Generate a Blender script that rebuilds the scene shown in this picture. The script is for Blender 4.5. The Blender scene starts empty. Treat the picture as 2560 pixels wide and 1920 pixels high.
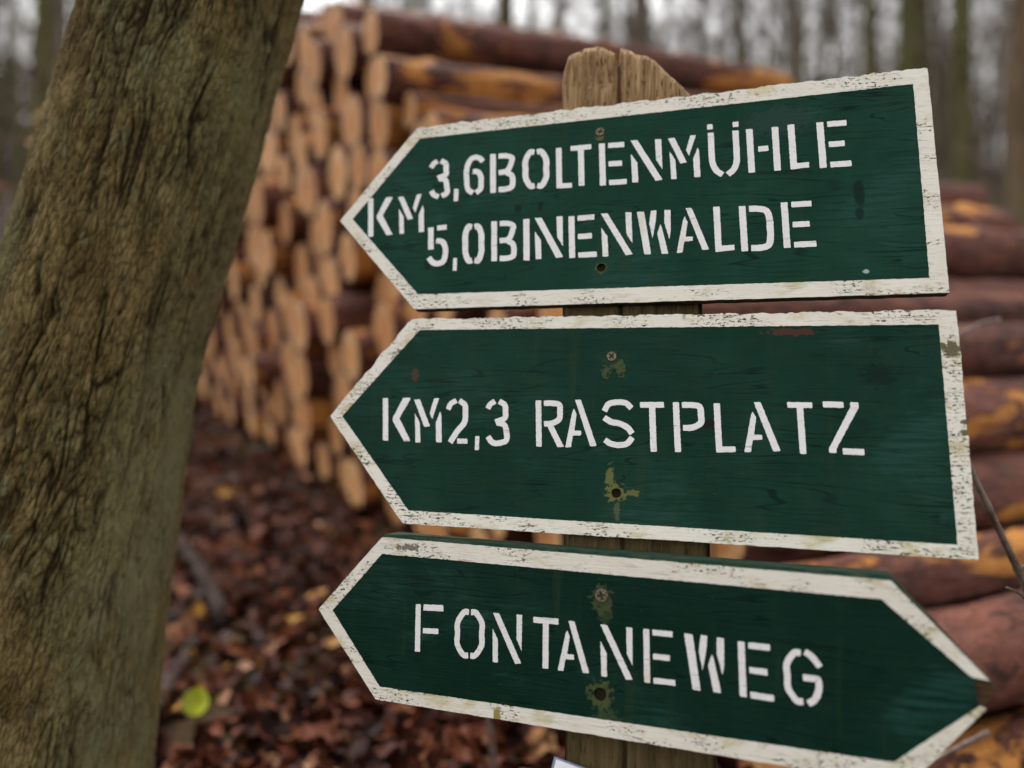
import bpy, bmesh, math, random
import numpy as np
from mathutils import Vector, Matrix, noise
from mathutils.geometry import tessellate_polygon
random.seed(7)
R = math.radians
scene = bpy.context.scene
col = scene.collection

# ------------------------------------------------------------------ camera, light, exposure
cam_d = bpy.data.cameras.new('camera'); cam = bpy.data.objects.new('camera', cam_d); col.objects.link(cam)
cam.location = (0, 0, 1.2); cam.rotation_euler = (R(90), 0, 0)
cam_d.sensor_width = 36; cam_d.lens = 27.2; cam_d.clip_start = .02; cam_d.clip_end = 500
cam_d.dof.use_dof = True; cam_d.dof.focus_distance = .935; cam_d.dof.aperture_fstop = 1.25
cam_d.dof.aperture_blades = 0
scene.camera = cam

world = bpy.data.worlds.new('World'); scene.world = world; world.use_nodes = True
wn = world.node_tree; bg = wn.nodes['Background']
sky = wn.nodes.new('ShaderNodeTexSky'); sky.sky_type = 'NISHITA'; sky.sun_disc = False
SUN_EL, SUN_AZ = 57, 325           # compass azimuth: the brightest part of the cloud stands ahead, to the left
sky.sun_elevation = R(SUN_EL); sky.sun_rotation = R(SUN_AZ); sky.dust_density = 4
hs = wn.nodes.new('ShaderNodeHueSaturation'); hs.inputs['Saturation'].default_value = .02   # cloud cover: almost no blue left
wn.links.new(sky.outputs[0], hs.inputs['Color']); wn.links.new(hs.outputs[0], bg.inputs['Color'])
bg.inputs['Strength'].default_value = .15
sun_d = bpy.data.lights.new('sun', 'SUN'); sun_d.energy = .7; sun_d.angle = R(25); sun_d.color = (1, .95, .87)
sun = bpy.data.objects.new('sun', sun_d); col.objects.link(sun)
sun.rotation_euler = (R(90 - SUN_EL), 0, R(180 - SUN_AZ)); sun.location = (-3, 4, 6)
scene.view_settings.view_transform = 'Standard'; scene.view_settings.look = 'None'
scene.view_settings.exposure = 1.55; scene.view_settings.gamma = 1
scene.render.engine = 'CYCLES'
scene.cycles.max_bounces = 6; scene.cycles.volume_bounces = 0

# ------------------------------------------------------------------ helpers
def mesh_obj(name, verts, faces, mats, parent=None, smooth=False, fmat=None):
    me = bpy.data.meshes.new(name); me.from_pydata([tuple(v) for v in verts], [], faces); me.update()
    for m in (mats if isinstance(mats, (list, tuple)) else [mats]): me.materials.append(m)
    if fmat is not None: me.polygons.foreach_set('material_index', fmat)
    if smooth: me.polygons.foreach_set('use_smooth', [True] * len(me.polygons))
    o = bpy.data.objects.new(name, me); col.objects.link(o)
    if parent: o.parent = parent
    return o
def tag(o, label=None, cat=None, group=None, kind=None):
    for k, v in (('label', label), ('category', cat), ('group', group), ('kind', kind)):
        if v: o[k] = v
    return o
def empty(name, loc=(0, 0, 0)):
    o = bpy.data.objects.new(name, None); col.objects.link(o); o.location = loc; o.empty_display_size = .05
    return o
def copy_tree(o, parent=None):
    c = o.copy(); col.objects.link(c)
    if parent: c.parent = parent
    for ch in list(o.children): copy_tree(ch, c)
    return c
class G:                                            # a small node-graph writer
    def __init__(s, name):
        s.m = bpy.data.materials.new(name); s.m.use_nodes = True; s.t = s.m.node_tree
        s.b = s.t.nodes['Principled BSDF']; s.out = s.t.nodes['Material Output']
    def n(s, typ, attrs=None, **inp):
        nd = s.t.nodes.new('ShaderNode' + typ)
        for k, v in (attrs or {}).items(): setattr(nd, k, v)
        for k, v in inp.items(): s.put(nd, k, v)
        return nd
    def put(s, nd, k, v):
        k = int(k[1:]) if k[0] == 'i' and k[1:].isdigit() else k.replace('_', ' ')
        if isinstance(v, bpy.types.NodeSocket): s.t.links.new(v, nd.inputs[k])
        else:
            if isinstance(v, tuple) and len(v) == 3 and nd.inputs[k].type == 'RGBA': v = (*v, 1)
            nd.inputs[k].default_value = v
    def obj(s, scale=(1, 1, 1), offset_random=False, rot=(0, 0, 0)):
        c = s.n('TexCoord').outputs['Object']
        if offset_random:
            r = s.n('ObjectInfo').outputs['Random']
            c = s.n('VectorMath', {'operation': 'ADD'}, i0=c, i1=s.n('CombineXYZ', X=s.math('MULTIPLY', r, 37.), Y=0., Z=0.).outputs[0]).outputs[0]
        return s.n('Mapping', Vector=c, Scale=scale, Rotation=rot).outputs[0]
    def noise(s, vec, scale, detail=4., rough=.6, dist=0.):
        return s.n('TexNoise', Vector=vec, Scale=scale, Detail=detail, Roughness=rough, Distortion=dist).outputs['Fac']
    def math(s, op, a, b=None, c=None, clamp=False):
        kw = {'i0': a}
        if b is not None: kw['i1'] = b
        if c is not None: kw['i2'] = c
        return s.n('Math', {'operation': op, 'use_clamp': clamp}, **kw).outputs[0]
    def ramp(s, fac, a, b, lo=0., hi=1.):           # smooth step from a to b
        return s.n('MapRange', {'interpolation_type': 'SMOOTHSTEP'}, i0=fac, i1=a, i2=b, i3=lo, i4=hi).outputs[0]
    def mix(s, fac, a, b, blend='MIX'):
        nd = s.n('Mix', {'data_type': 'RGBA', 'blend_type': blend}, i0=fac, i6=a, i7=b)
        return nd.outputs[2]
    def colors(s, fac, stops):
        nd = s.n('ValToRGB', Fac=fac); cr = nd.color_ramp
        while len(cr.elements) < len(stops): cr.elements.new(.5)
        for e, (p, c) in zip(cr.elements, stops): e.position = p; e.color = (*c, 1)
        return nd.outputs[0]
    def bump(s, h, strength=.5, dist=.001, normal=None):
        kw = dict(Height=h, Strength=strength, Distance=dist)
        if normal is not None: kw['Normal'] = normal
        return s.n('Bump', **kw).outputs[0]
    def spot(s, cx, cy, rx, ry, wob=.5, scale=160., edge=.35):   # a stain with a ragged outline, in the object's own x and y (metres)
        sp = s.n('SeparateXYZ', Vector=s.n('TexCoord').outputs['Object'])
        dx = s.math('DIVIDE', s.math('SUBTRACT', sp.outputs[0], cx), rx)
        dy = s.math('DIVIDE', s.math('SUBTRACT', sp.outputs[1], cy), ry)
        d = s.math('SQRT', s.math('ADD', s.math('MULTIPLY', dx, dx), s.math('MULTIPLY', dy, dy)))
        nz = s.math('SUBTRACT', s.noise(s.obj(), scale, 4., .65), .5)
        d = s.math('ADD', d, s.math('MULTIPLY', nz, wob * 4))
        return s.ramp(d, 1., 1. - edge, 0., 1.)
    def done(s, color, rough=.6, normal=None, spec=.5):
        s.put(s.b, 'Base_Color', color); s.put(s.b, 'Roughness', rough); s.put(s.b, 'Specular_IOR_Level', spec)
        if normal is not None: s.put(s.b, 'Normal', normal)
        return s.m
def tube(path, radii, nseg=8, cap=True, rot0=0.):
    """a tapered tube along a list of points -> verts, faces"""
    V, F = [], []; P = [Vector(p) for p in path]; n = len(P)
    up = Vector((.3, .2, 1)) if abs((P[-1] - P[0]).normalized().z) < .9 else Vector((1, .1, 0))
    for i, p in enumerate(P):
        t = (P[min(i + 1, n - 1)] - P[max(i - 1, 0)]).normalized()
        a = t.cross(up).normalized(); b = t.cross(a).normalized()
        for k in range(nseg):
            th = 2 * math.pi * k / nseg + rot0
            V.append(p + (a * math.cos(th) + b * math.sin(th)) * radii[i])
    for i in range(n - 1):
        for k in range(nseg):
            k2 = (k + 1) % nseg
            F.append((i * nseg + k, i * nseg + k2, (i + 1) * nseg + k2, (i + 1) * nseg + k))
    if cap: F.append(tuple(range((n - 1) * nseg, n * nseg))); F.append(tuple(range(nseg))[::-1])
    return V, F
def join(parts):
    V, F = [], []
    for v, f in parts:
        o = len(V); V += list(v); F += [tuple(i + o for i in q) for q in f]
    return V, F
def ground_z(x, y):
    yy = max(y, -6.)
    z = .2 * yy + (.0016 * min(yy, 60) ** 2 if yy > 0 else 0)
    far = min(1., max(0., (abs(yy) - 3) / 8))
    return z + far * .35 * noise.noise(Vector((x * .12, yy * .12, 3.))) + .035 * noise.noise(Vector((x * .9, yy * .9, 0.)))

# ------------------------------------------------------------------ materials
def green_paint(name, spots, mottled, dark=1.):  # dark: how much sky light a board catches, put into its paint colour
    g = G(name); c = g.obj()
    grain = g.noise(g.obj((4, 90, 40)), 2.2, 5., .65, .6)
    fine = g.noise(g.obj((14, 420, 100)), 1., 3., .6)
    patch = g.noise(c, 9., 4., .6, .4)
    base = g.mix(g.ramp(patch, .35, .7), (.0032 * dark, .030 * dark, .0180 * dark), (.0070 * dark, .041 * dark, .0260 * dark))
    rings = g.math('SINE', g.math('MULTIPLY', g.noise(g.obj((1.1, 11, 6)), 2.2, 3., .5, .5), 95.))
    lines = g.math('MULTIPLY', g.ramp(rings, .80, .97), g.ramp(g.noise(g.obj((1, 2, 1)), 7., 3., .6), .42, .62))
    base = g.mix(g.math('MULTIPLY', g.ramp(grain, .54, .64), .45), base, (.0015, .016, .011))
    base = g.mix(g.math('MULTIPLY', lines, .8), base, (.0008, .010, .007))
    fade = g.math('MULTIPLY', g.ramp(g.noise(g.obj((1, 1.6, 1)), 4.5, 5., .65, .8), .52, .68), g.ramp(g.noise(g.obj((2, 30, 10)), 6., 5., .7), .4, .6))
    base = g.mix(g.math('MULTIPLY', fade, .7), base, (.016, .062, .049))
    runs = g.math('MULTIPLY', g.ramp(g.noise(g.obj((46, 3, 4)), 1., 4., .6), .54, .68), g.ramp(g.noise(g.obj((3, 1.5, 1)), 5., 3., .6), .45, .6))
    base = g.mix(g.math('MULTIPLY', runs, .5), base, (.018, .040, .020))
    base = g.mix(g.math('MULTIPLY', g.ramp(g.noise(g.obj((1, 1.4, 1)), 23., 5., .7), .5, .72), mottled), base, (.020, .036, .016))
    base = g.mix(g.math('MULTIPLY', g.ramp(g.noise(g.obj((3, 60, 20)), 9., 5., .7), .66, .72), .5), base, (.035, .075, .06))
    base = g.mix(g.ramp(g.noise(c, 420., 2., .5), .77, .80), base, (.10, .14, .12))
    rough = g.ramp(g.noise(c, 14., 3., .6), .3, .7, .32, .56)
    for (cx, cy, rx, ry, colr, amt, wob) in spots:
        base = g.mix(g.math('MULTIPLY', g.spot(cx, cy, rx, ry, wob), amt), base, colr)
    h = g.math('SUBTRACT', g.math('ADD', grain, g.math('MULTIPLY', fine, .45)), g.math('MULTIPLY', lines, .55))
    nrm = g.bump(h, .40, .0012)
    nrm = g.bump(g.noise(c, 260., 2., .5), .12, .0006, nrm)
    return g.done(base, rough, nrm, .07)
def white_paint(name, dirt, algae, spots=(), zones=()):
    g = G(name); c = g.obj()
    base = g.mix(g.noise(c, 22., 4., .6), (.63, .59, .49), (.79, .765, .69))
    al = g.ramp(g.noise(g.obj((1, 1.8, 1)), 17., 5., .65, .5), .62 - algae * .25, .82 - algae * .2)
    base = g.mix(g.math('MULTIPLY', al, .85), base, (.47, .40, .19))
    gr = g.noise(g.obj((18, 150, 40)), 2.1, 5., .7, .8)
    base = g.mix(g.math('MULTIPLY', g.ramp(gr, .57, .68), .40 + dirt * .5), base, (.26, .22, .13))
    zone = g.ramp(g.noise(g.obj((1, 2.2, 1)), 11., 3., .6), .54 - dirt * .10, .61 - dirt * .10)
    for (cx, cy, rx, ry) in zones: zone = g.math('MAXIMUM', zone, g.spot(cx, cy, rx, ry, .5, 60., .8))
    fl = g.math('MAXIMUM', g.noise(g.obj((85, 170, 75)), 2.2, 3., .62, .25), g.math('SUBTRACT', g.noise(g.obj((13, 210, 60)), 2.0, 5., .68, .3), .035))
    fleck = g.math('MULTIPLY', g.ramp(fl, .595 - dirt * .03, .62 - dirt * .03), zone)
    base = g.mix(g.math('MULTIPLY', g.math('MULTIPLY', zone, g.ramp(fl, .52, .62)), .55), base, (.36, .32, .20))
    base = g.mix(fleck, base, g.mix(g.noise(c, 90., 3., .6), (.014, .010, .006), (.055, .042, .024)))
    fl2 = g.ramp(g.noise(g.obj((1, 1.3, 1)), 300., 2., .5), .72, .75)
    base = g.mix(g.math('MULTIPLY', fl2, .8), base, (.05, .04, .025))
    for (cx, cy, rx, ry, colr, amt, wob) in spots:
        base = g.mix(g.math('MULTIPLY', g.spot(cx, cy, rx, ry, wob), amt), base, colr)
    h = g.math('SUBTRACT', g.math('MULTIPLY', gr, .8), g.math('MULTIPLY', fleck, 1.2))
    h = g.math('ADD', h, g.math('MULTIPLY', g.noise(g.obj((20, 500, 100)), 1., 3., .6), .5))
    return g.done(base, .55, g.bump(h, .6, .0012), .35)
def letter_paint():
    g = G('stencil_paint'); c = g.obj()
    base = g.mix(g.noise(c, 60., 4., .6), (.66, .645, .635), (.80, .785, .78))
    base = g.mix(g.math('MULTIPLY', g.ramp(g.noise(g.obj((1, .35, 1)), 26., 3., .6), .60, .74), .6), base, (.62, .56, .40))
    base = g.mix(g.math('MULTIPLY', g.ramp(g.noise(g.obj((1, .5, 1)), 230., 3., .6), .62, .72), .35), base, (.42, .40, .36))
    thin = g.math('MULTIPLY', g.ramp(g.noise(g.obj((10, 130, 60)), 2., 5., .7), .56, .68), g.ramp(g.noise(c, 26., 3., .6), .46, .60))
    base = g.mix(g.math('MULTIPLY', thin, .8), base, (.18, .22, .19))
    base = g.mix(g.ramp(g.noise(c, 330., 2., .5), .735, .755), base, (.05, .05, .04))
    h = g.math('ADD', g.noise(g.obj((12, 300, 80)), 1., 4., .65), g.math('MULTIPLY', g.noise(c, 380., 2., .5), .4))
    return g.done(base, .5, g.bump(h, .45, .0010), .4)
def raw_wood():
    g = G('broken_raw_wood')
    gr = g.noise(g.obj((12, 120, 120)), 2.4, 5., .65, .5)
    return g.done(g.colors(gr, [(.35, (.022, .013, .007)), (.55, (.085, .045, .018)), (.75, (.16, .09, .035))]), .75, g.bump(gr, .9, .003), .2)
def board_edge():
    g = G('board_edge')
    a = g.noise(g.obj(), 38., 5., .65)
    base = g.mix(g.ramp(a, .4, .65), (.018, .040, .026), (.075, .080, .050))
    return g.done(base, .7, g.bump(g.noise(g.obj((20, 200, 200)), 2., 4., .6), .5, .001), .25)
def edge_green():
    g = G('board_edge_green'); a = g.noise(g.obj((1, 1, 3)), 30., 5., .65)
    base = g.mix(g.ramp(a, .42, .66), (.006, .040, .024), (.050, .066, .040))
    return g.done(base, .6, g.bump(g.noise(g.obj((20, 200, 200)), 2., 4., .6), .5, .001), .2)
def post_wood():
    g = G('weathered_post_wood')
    gr = g.noise(g.obj((70, 70, 5)), 2., 6., .68, .9)
    fib = g.noise(g.obj((330, 330, 16)), 1., 4., .6)
    pores = g.ramp(g.noise(g.obj((230, 230, 40)), 1., 3., .6, .3), .60, .68)
    base = g.colors(gr, [(.30, (.095, .052, .020)), (.46, (.235, .14, .066)), (.60, (.375, .245, .125)), (.75, (.47, .33, .18))])
    base = g.mix(g.math('MULTIPLY', pores, .75), base, (.035, .020, .008))
    moss = g.ramp(g.noise(g.obj((9, 9, 3)), 2., 5., .65), .50, .66)
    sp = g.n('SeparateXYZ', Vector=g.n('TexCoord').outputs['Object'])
    low = g.ramp(sp.outputs[2], .19, .02)            # shade behind the signs put into the colour, with a greenish tint
    base = g.mix(g.math('MULTIPLY', moss, .35), base, (.16, .125, .045))
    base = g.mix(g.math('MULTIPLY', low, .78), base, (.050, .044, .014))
    h = g.math('ADD', g.math('ADD', gr, g.math('MULTIPLY', fib, .6)), g.math('MULTIPLY', pores, -.6))
    return g.done(base, .85, g.bump(h, .85, .004), .15)
def metal(name, c, rough):
    g = G(name); a = g.noise(g.obj(), 700., 3., .6)
    g.put(g.b, 'Metallic', .35)
    return g.done(g.mix(g.ramp(a, .4, .65), c, (.05, .028, .014)), rough, g.bump(a, .4, .0004), .4)
def dark_hole():
    g = G('screw_hole_inside'); return g.done(g.mix(g.noise(g.obj(), 500.), (.012, .010, .006), (.030, .024, .012)), .9, None, .1)
def trunk_bark():
    g = G('grooved_bark')
    fis = g.n('Attribute', {'attribute_name': 'fissure'}).outputs['Fac']
    big = g.noise(g.obj((1, 1, .6)), 5., 5., .62, .5)
    base = g.mix(g.ramp(g.noise(g.obj((1, 1, .5)), 26., 5., .65), .35, .65), (.130, .092, .030), (.275, .208, .082))
    base = g.mix(g.math('MULTIPLY', g.ramp(big, .42, .62), .65), base, (.195, .190, .085))
    base = g.mix(g.math('MULTIPLY', g.ramp(g.noise(g.obj((1, 1, .8)), 34., 5., .7), .57, .70), .7), base, (.19, .22, .125))
    base = g.mix(g.math('MULTIPLY', g.ramp(g.noise(g.obj(), 48., 4., .6), .64, .73), .6), base, (.24, .125, .060))
    lic = g.math('MULTIPLY', g.n('Attribute', {'attribute_name': 'lichen'}).outputs['Fac'], g.ramp(g.noise(g.obj((1, 1, .7)), 21., 5., .65), .32, .6))
    base = g.mix(g.math('MULTIPLY', lic, .65), base, (.235, .235, .125))
    base = g.mix(g.math('MULTIPLY', fis, .9), base, (.030, .019, .006))
    h = g.math('ADD', g.noise(g.obj((1, 1, .6)), 110., 6., .72), g.math('MULTIPLY', g.noise(g.obj(), 380., 3., .6), .4))
    base = g.mix(g.math('MULTIPLY', g.ramp(g.noise(g.obj((1, 1, .5)), 75., 5., .7), .56, .68), .55), base, (.055, .039, .013))
    return g.done(base, .8, g.bump(h, 1., .007), .15)
def log_bark():
    g = G('pine_bark'); c = g.obj((1, 1, 1), True)
    q = g.obj((.45, 1, 1), True)
    a = g.noise(q, 12., 6., .66, .7); b = g.noise(q, 46., 5., .66, 1.2)
    rnd = g.n('ObjectInfo').outputs['Random']
    base = g.mix(g.ramp(a, .36, .64), (.030, .009, .006), (.175, .058, .034))
    base = g.mix(g.math('MULTIPLY', g.ramp(b, .45, .62), .6), base, (.21, .090, .070))
    base = g.mix(g.math('MULTIPLY', g.ramp(g.noise(q, 24., 5., .7, .6), .54, .62), .8), base, (.026, .011, .008))
    pe = g.noise(g.obj((.5, 1, 1), True), 5.5, 5., .6, .9)
    sh = g.math('MULTIPLY', g.math('SUBTRACT', rnd, .35), .13)
    peel = g.ramp(g.math('ADD', pe, sh), .585, .612)
    inner = g.mix(g.noise(c, 30., 4., .6), (.34, .10, .014), (.66, .31, .075))
    inner = g.mix(g.math('MULTIPLY', g.ramp(g.noise(g.obj((.12, 1, 1), True), 34., 5., .7, .3), .48, .62), .7), inner, (.16, .050, .014))
    base = g.mix(peel, base, inner)
    base = g.mix(g.math('MULTIPLY', g.ramp(g.noise(c, 8., 4., .6), .62, .72), .5), base, (.070, .065, .018))
    h = g.math('ADD', g.math('MULTIPLY', a, .8), g.math('MULTIPLY', b, .6))
    h = g.math('SUBTRACT', h, g.math('MULTIPLY', peel, .5))
    return g.done(base, g.ramp(b, .3, .7, .5, .8), g.bump(h, 1., .022), .2)
def log_end():
    g = G('sawn_log_end')
    sp = g.n('SeparateXYZ', Vector=g.n('TexCoord').outputs['Object'])
    r = g.math('SQRT', g.math('ADD', g.math('MULTIPLY', sp.outputs[1], sp.outputs[1]), g.math('MULTIPLY', sp.outputs[2], sp.outputs[2])))
    wob = g.noise(g.obj((1, 1, 1), True), 14., 4., .6)
    ring = g.math('SINE', g.math('ADD', g.math('MULTIPLY', r, 900.), g.math('MULTIPLY', wob, 9.)))
    rnd = g.n('ObjectInfo').outputs['Random']
    tone = g.mix(rnd, (.42, .205, .078), (.60, .355, .165))
    heart = g.ramp(g.math('ADD', r, g.math('MULTIPLY', g.math('SUBTRACT', wob, .5), .05)), .045, .058)
    base = g.mix(heart, g.mix(rnd, (.42, .165, .048), (.54, .25, .09)), tone)
    base = g.mix(g.math('MULTIPLY', g.ramp(ring, -.2, .9), .22), base, (.34, .15, .05))
    base = g.mix(g.math('MULTIPLY', g.ramp(g.noise(g.obj((1, 1, 1), True), 17., 5., .7, .6), .50, .70), .65), base, (.17, .085, .040))
    base = g.mix(g.ramp(g.math('ADD', r, g.math('MULTIPLY', g.math('SUBTRACT', wob, .5), .012)), .091, .094), base, (.07, .03, .02))
    saw = g.noise(g.obj((30, 30, 260), True, (.5, 0, 0)), 1., 3., .6)
    return g.done(base, .7, g.bump(g.math('ADD', saw, g.math('MULTIPLY', ring, .15)), .5, .002), .25)
def far_bark(name, a, b, moss):
    g = G(name); c = g.obj((1, 1, .25), True)
    n = g.noise(c, 7., 5., .65)
    base = g.mix(g.ramp(n, .35, .65), a, b)
    base = g.mix(g.math('MULTIPLY', g.ramp(g.noise(g.obj((1, 1, .3), True), 2.2, 4., .6), .45, .6), moss), base, (.10, .105, .03))
    return g.done(base, .85, g.bump(n, .8, .03), .15)
def litter():
    g = G('fallen_leaves'); rnd = g.n('NewGeometry').outputs['Random Per Island']
    base = g.colors(rnd, [(0, (.010, .004, .003)), (.26, (.026, .007, .005)), (.50, (.062, .014, .006)), (.72, (.105, .027, .010)),
                          (.84, (.150, .046, .018)), (.93, (.20, .080, .036)), (.980, (.27, .14, .08)), (.996, (.40, .21, .03))])
    n = g.noise(g.obj(), 90., 4., .6)
    base = g.mix(g.math('MULTIPLY', g.ramp(n, .5, .7), .5), base, (.03, .014, .010))
    return g.done(base, .6, g.bump(n, .4, .003), .14)
def soil():
    g = G('leaf_mould'); a = g.noise(g.obj(), 16., 6., .68, .4); b = g.noise(g.obj(), 1.3, 4., .6)
    base = g.colors(a, [(.3, (.010, .005, .004)), (.5, (.035, .014, .010)), (.65, (.075, .030, .018)), (.8, (.13, .06, .03))])
    base = g.mix(g.math('MULTIPLY', g.ramp(b, .5, .65), .4), base, (.075, .060, .022))
    return g.done(base, .8, g.bump(a, .9, .03), .08)
def plain(name, a, b, scale=40., rough=.6, bmp=.4, dist=.002, spec=.3, stretch=(1, 1, 1)):
    g = G(name); n = g.noise(g.obj(stretch), scale, 4., .62)
    return g.done(g.mix(g.ramp(n, .35, .65), a, b), rough, g.bump(n, bmp, dist), spec)

ALG = (.075, .090, .030); DRIP = (.003, .014, .010); RUST = (.075, .030, .020)
M_green = {
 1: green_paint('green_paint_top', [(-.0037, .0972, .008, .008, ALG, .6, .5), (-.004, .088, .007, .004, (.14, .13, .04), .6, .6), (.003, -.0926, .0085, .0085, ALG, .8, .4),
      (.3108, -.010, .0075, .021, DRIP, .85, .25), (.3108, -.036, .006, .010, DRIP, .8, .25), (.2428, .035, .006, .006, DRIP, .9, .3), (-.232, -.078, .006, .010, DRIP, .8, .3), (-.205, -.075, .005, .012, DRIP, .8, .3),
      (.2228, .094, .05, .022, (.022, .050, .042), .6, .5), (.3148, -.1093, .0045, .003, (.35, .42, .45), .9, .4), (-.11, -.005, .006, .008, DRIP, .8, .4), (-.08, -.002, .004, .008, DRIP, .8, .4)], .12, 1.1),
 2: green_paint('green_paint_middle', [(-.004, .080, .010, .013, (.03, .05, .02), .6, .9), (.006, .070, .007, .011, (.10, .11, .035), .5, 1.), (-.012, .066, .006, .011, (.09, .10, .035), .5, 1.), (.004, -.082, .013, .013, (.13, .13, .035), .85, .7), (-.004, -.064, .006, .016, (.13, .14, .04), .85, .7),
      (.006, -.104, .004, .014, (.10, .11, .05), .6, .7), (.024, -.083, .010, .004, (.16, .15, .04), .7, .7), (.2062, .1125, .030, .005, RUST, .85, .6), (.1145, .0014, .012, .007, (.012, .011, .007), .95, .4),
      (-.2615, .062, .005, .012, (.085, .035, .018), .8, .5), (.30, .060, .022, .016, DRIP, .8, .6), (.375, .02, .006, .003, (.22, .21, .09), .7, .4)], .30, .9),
 3: green_paint('green_paint_bottom', [(-.0003, .050, .013, .018, (.055, .07, .03), .75, .7), (.004, .035, .010, .012, (.05, .07, .03), .5, .9), (.0002, -.055, .015, .018, (.07, .085, .030), .8, .7), (.008, -.078, .014, .014, (.05, .075, .035), .6, .9)], .18, .62)}  # darker copy of the green: the lowest board's lesser light is painted in
MOSS = (.085, .075, .018)
M_white = {
 1: white_paint('border_paint_top', .28, .30, [(.20, .139, .018, .012, (.55, .48, .20), .5, .6), (.315, -.132, .010, .006, (.50, .44, .33), .5, .7)], [(-.13, .124, .16, .014), (.12, .134, .14, .010), (.31, .139, .05, .012), (-.24, .12, .05, .012)]),
 2: white_paint('border_paint_middle', .62, .45, [(.3767, .0896, .013, .011, MOSS, .95, .7), (.366, .095, .008, .004, MOSS, .9, .7), (.3855, .0071, .008, .004, MOSS, .95, .6), (.3855, -.0049, .010, .004, MOSS, .95, .6), (-.2794, .0905, .018, .009, (.035, .03, .012), .85, .9), (-.325, .027, .012, .012, (.14, .13, .07), .7, .9)], [(-.24, .088, .08, .014), (-.33, .03, .05, .05), (0., .084, .16, .016), (.15, -.165, .22, .016), (-.15, -.168, .12, .014), (.377, -.06, .014, .10), (.374, .08, .014, .04)]),
 3: white_paint('border_paint_bottom', .42, .42, [(-.1214, -.0932, .0055, .011, (.25, .185, .025), .95, .5), (-.245, .090, .022, .005, (.05, .04, .018), .8, .8), (-.17, .076, .012, .007, (.40, .24, .14), .6, .7)], [(-.05, .068, .12, .010), (.10, .052, .10, .012), (-.34, -.27 + .3, .04, .03)])}
M_letter = letter_paint(); M_raw = raw_wood(); M_edge = board_edge(); M_edge_green = edge_green(); M_post = post_wood()
M_screw = metal('rusty_screw_metal', (.20, .165, .125), .45); M_hole = dark_hole()
M_trunk = trunk_bark(); M_lbark = log_bark(); M_lend = log_end()
M_bark = [far_bark('grey_bark', (.085, .072, .055), (.17, .145, .11), .3), far_bark('mossy_bark', (.065, .058, .024), (.135, .12, .05), .8), far_bark('brown_bark', (.10, .066, .038), (.19, .13, .08), .25)]
M_twig = plain('twig_bark', (.095, .072, .052), (.18, .14, .105), 3., .8, .5, .01)
M_litter = litter(); M_soil = soil()
M_stem = plain('bare_twig_bark', (.07, .048, .036), (.17, .125, .10), 60., .6, .6, .002)
M_branch = plain('dead_branch_bark', (.026, .018, .015), (.060, .044, .038), 22., .9, .8, .006, .03)
M_orange = plain('orange_beech_leaf', (.45, .16, .018), (.60, .26, .04), 30., .5)
M_lime = plain('fresh_green_leaf', (.26, .29, .008), (.38, .40, .014), 30., .4)
M_plate = plain('white_plate_paint', (.74, .76, .80), (.82, .83, .86), 60., .35, .1, .0005, .5)
M_plate_rim = plain('blue_grey_plate_rim', (.16, .20, .28), (.24, .28, .36), 60., .4, .1, .0005, .5)
M_stake = plain('stake_wood', (.30, .16, .07), (.46, .28, .13), 20., .75, .7, .004, .2, (1, 1, .15))
M_dstake = plain('dark_stake_wood', (.030, .026, .014), (.075, .065, .030), 20., .85, .7, .004, .2, (1, 1, .15))

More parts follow.
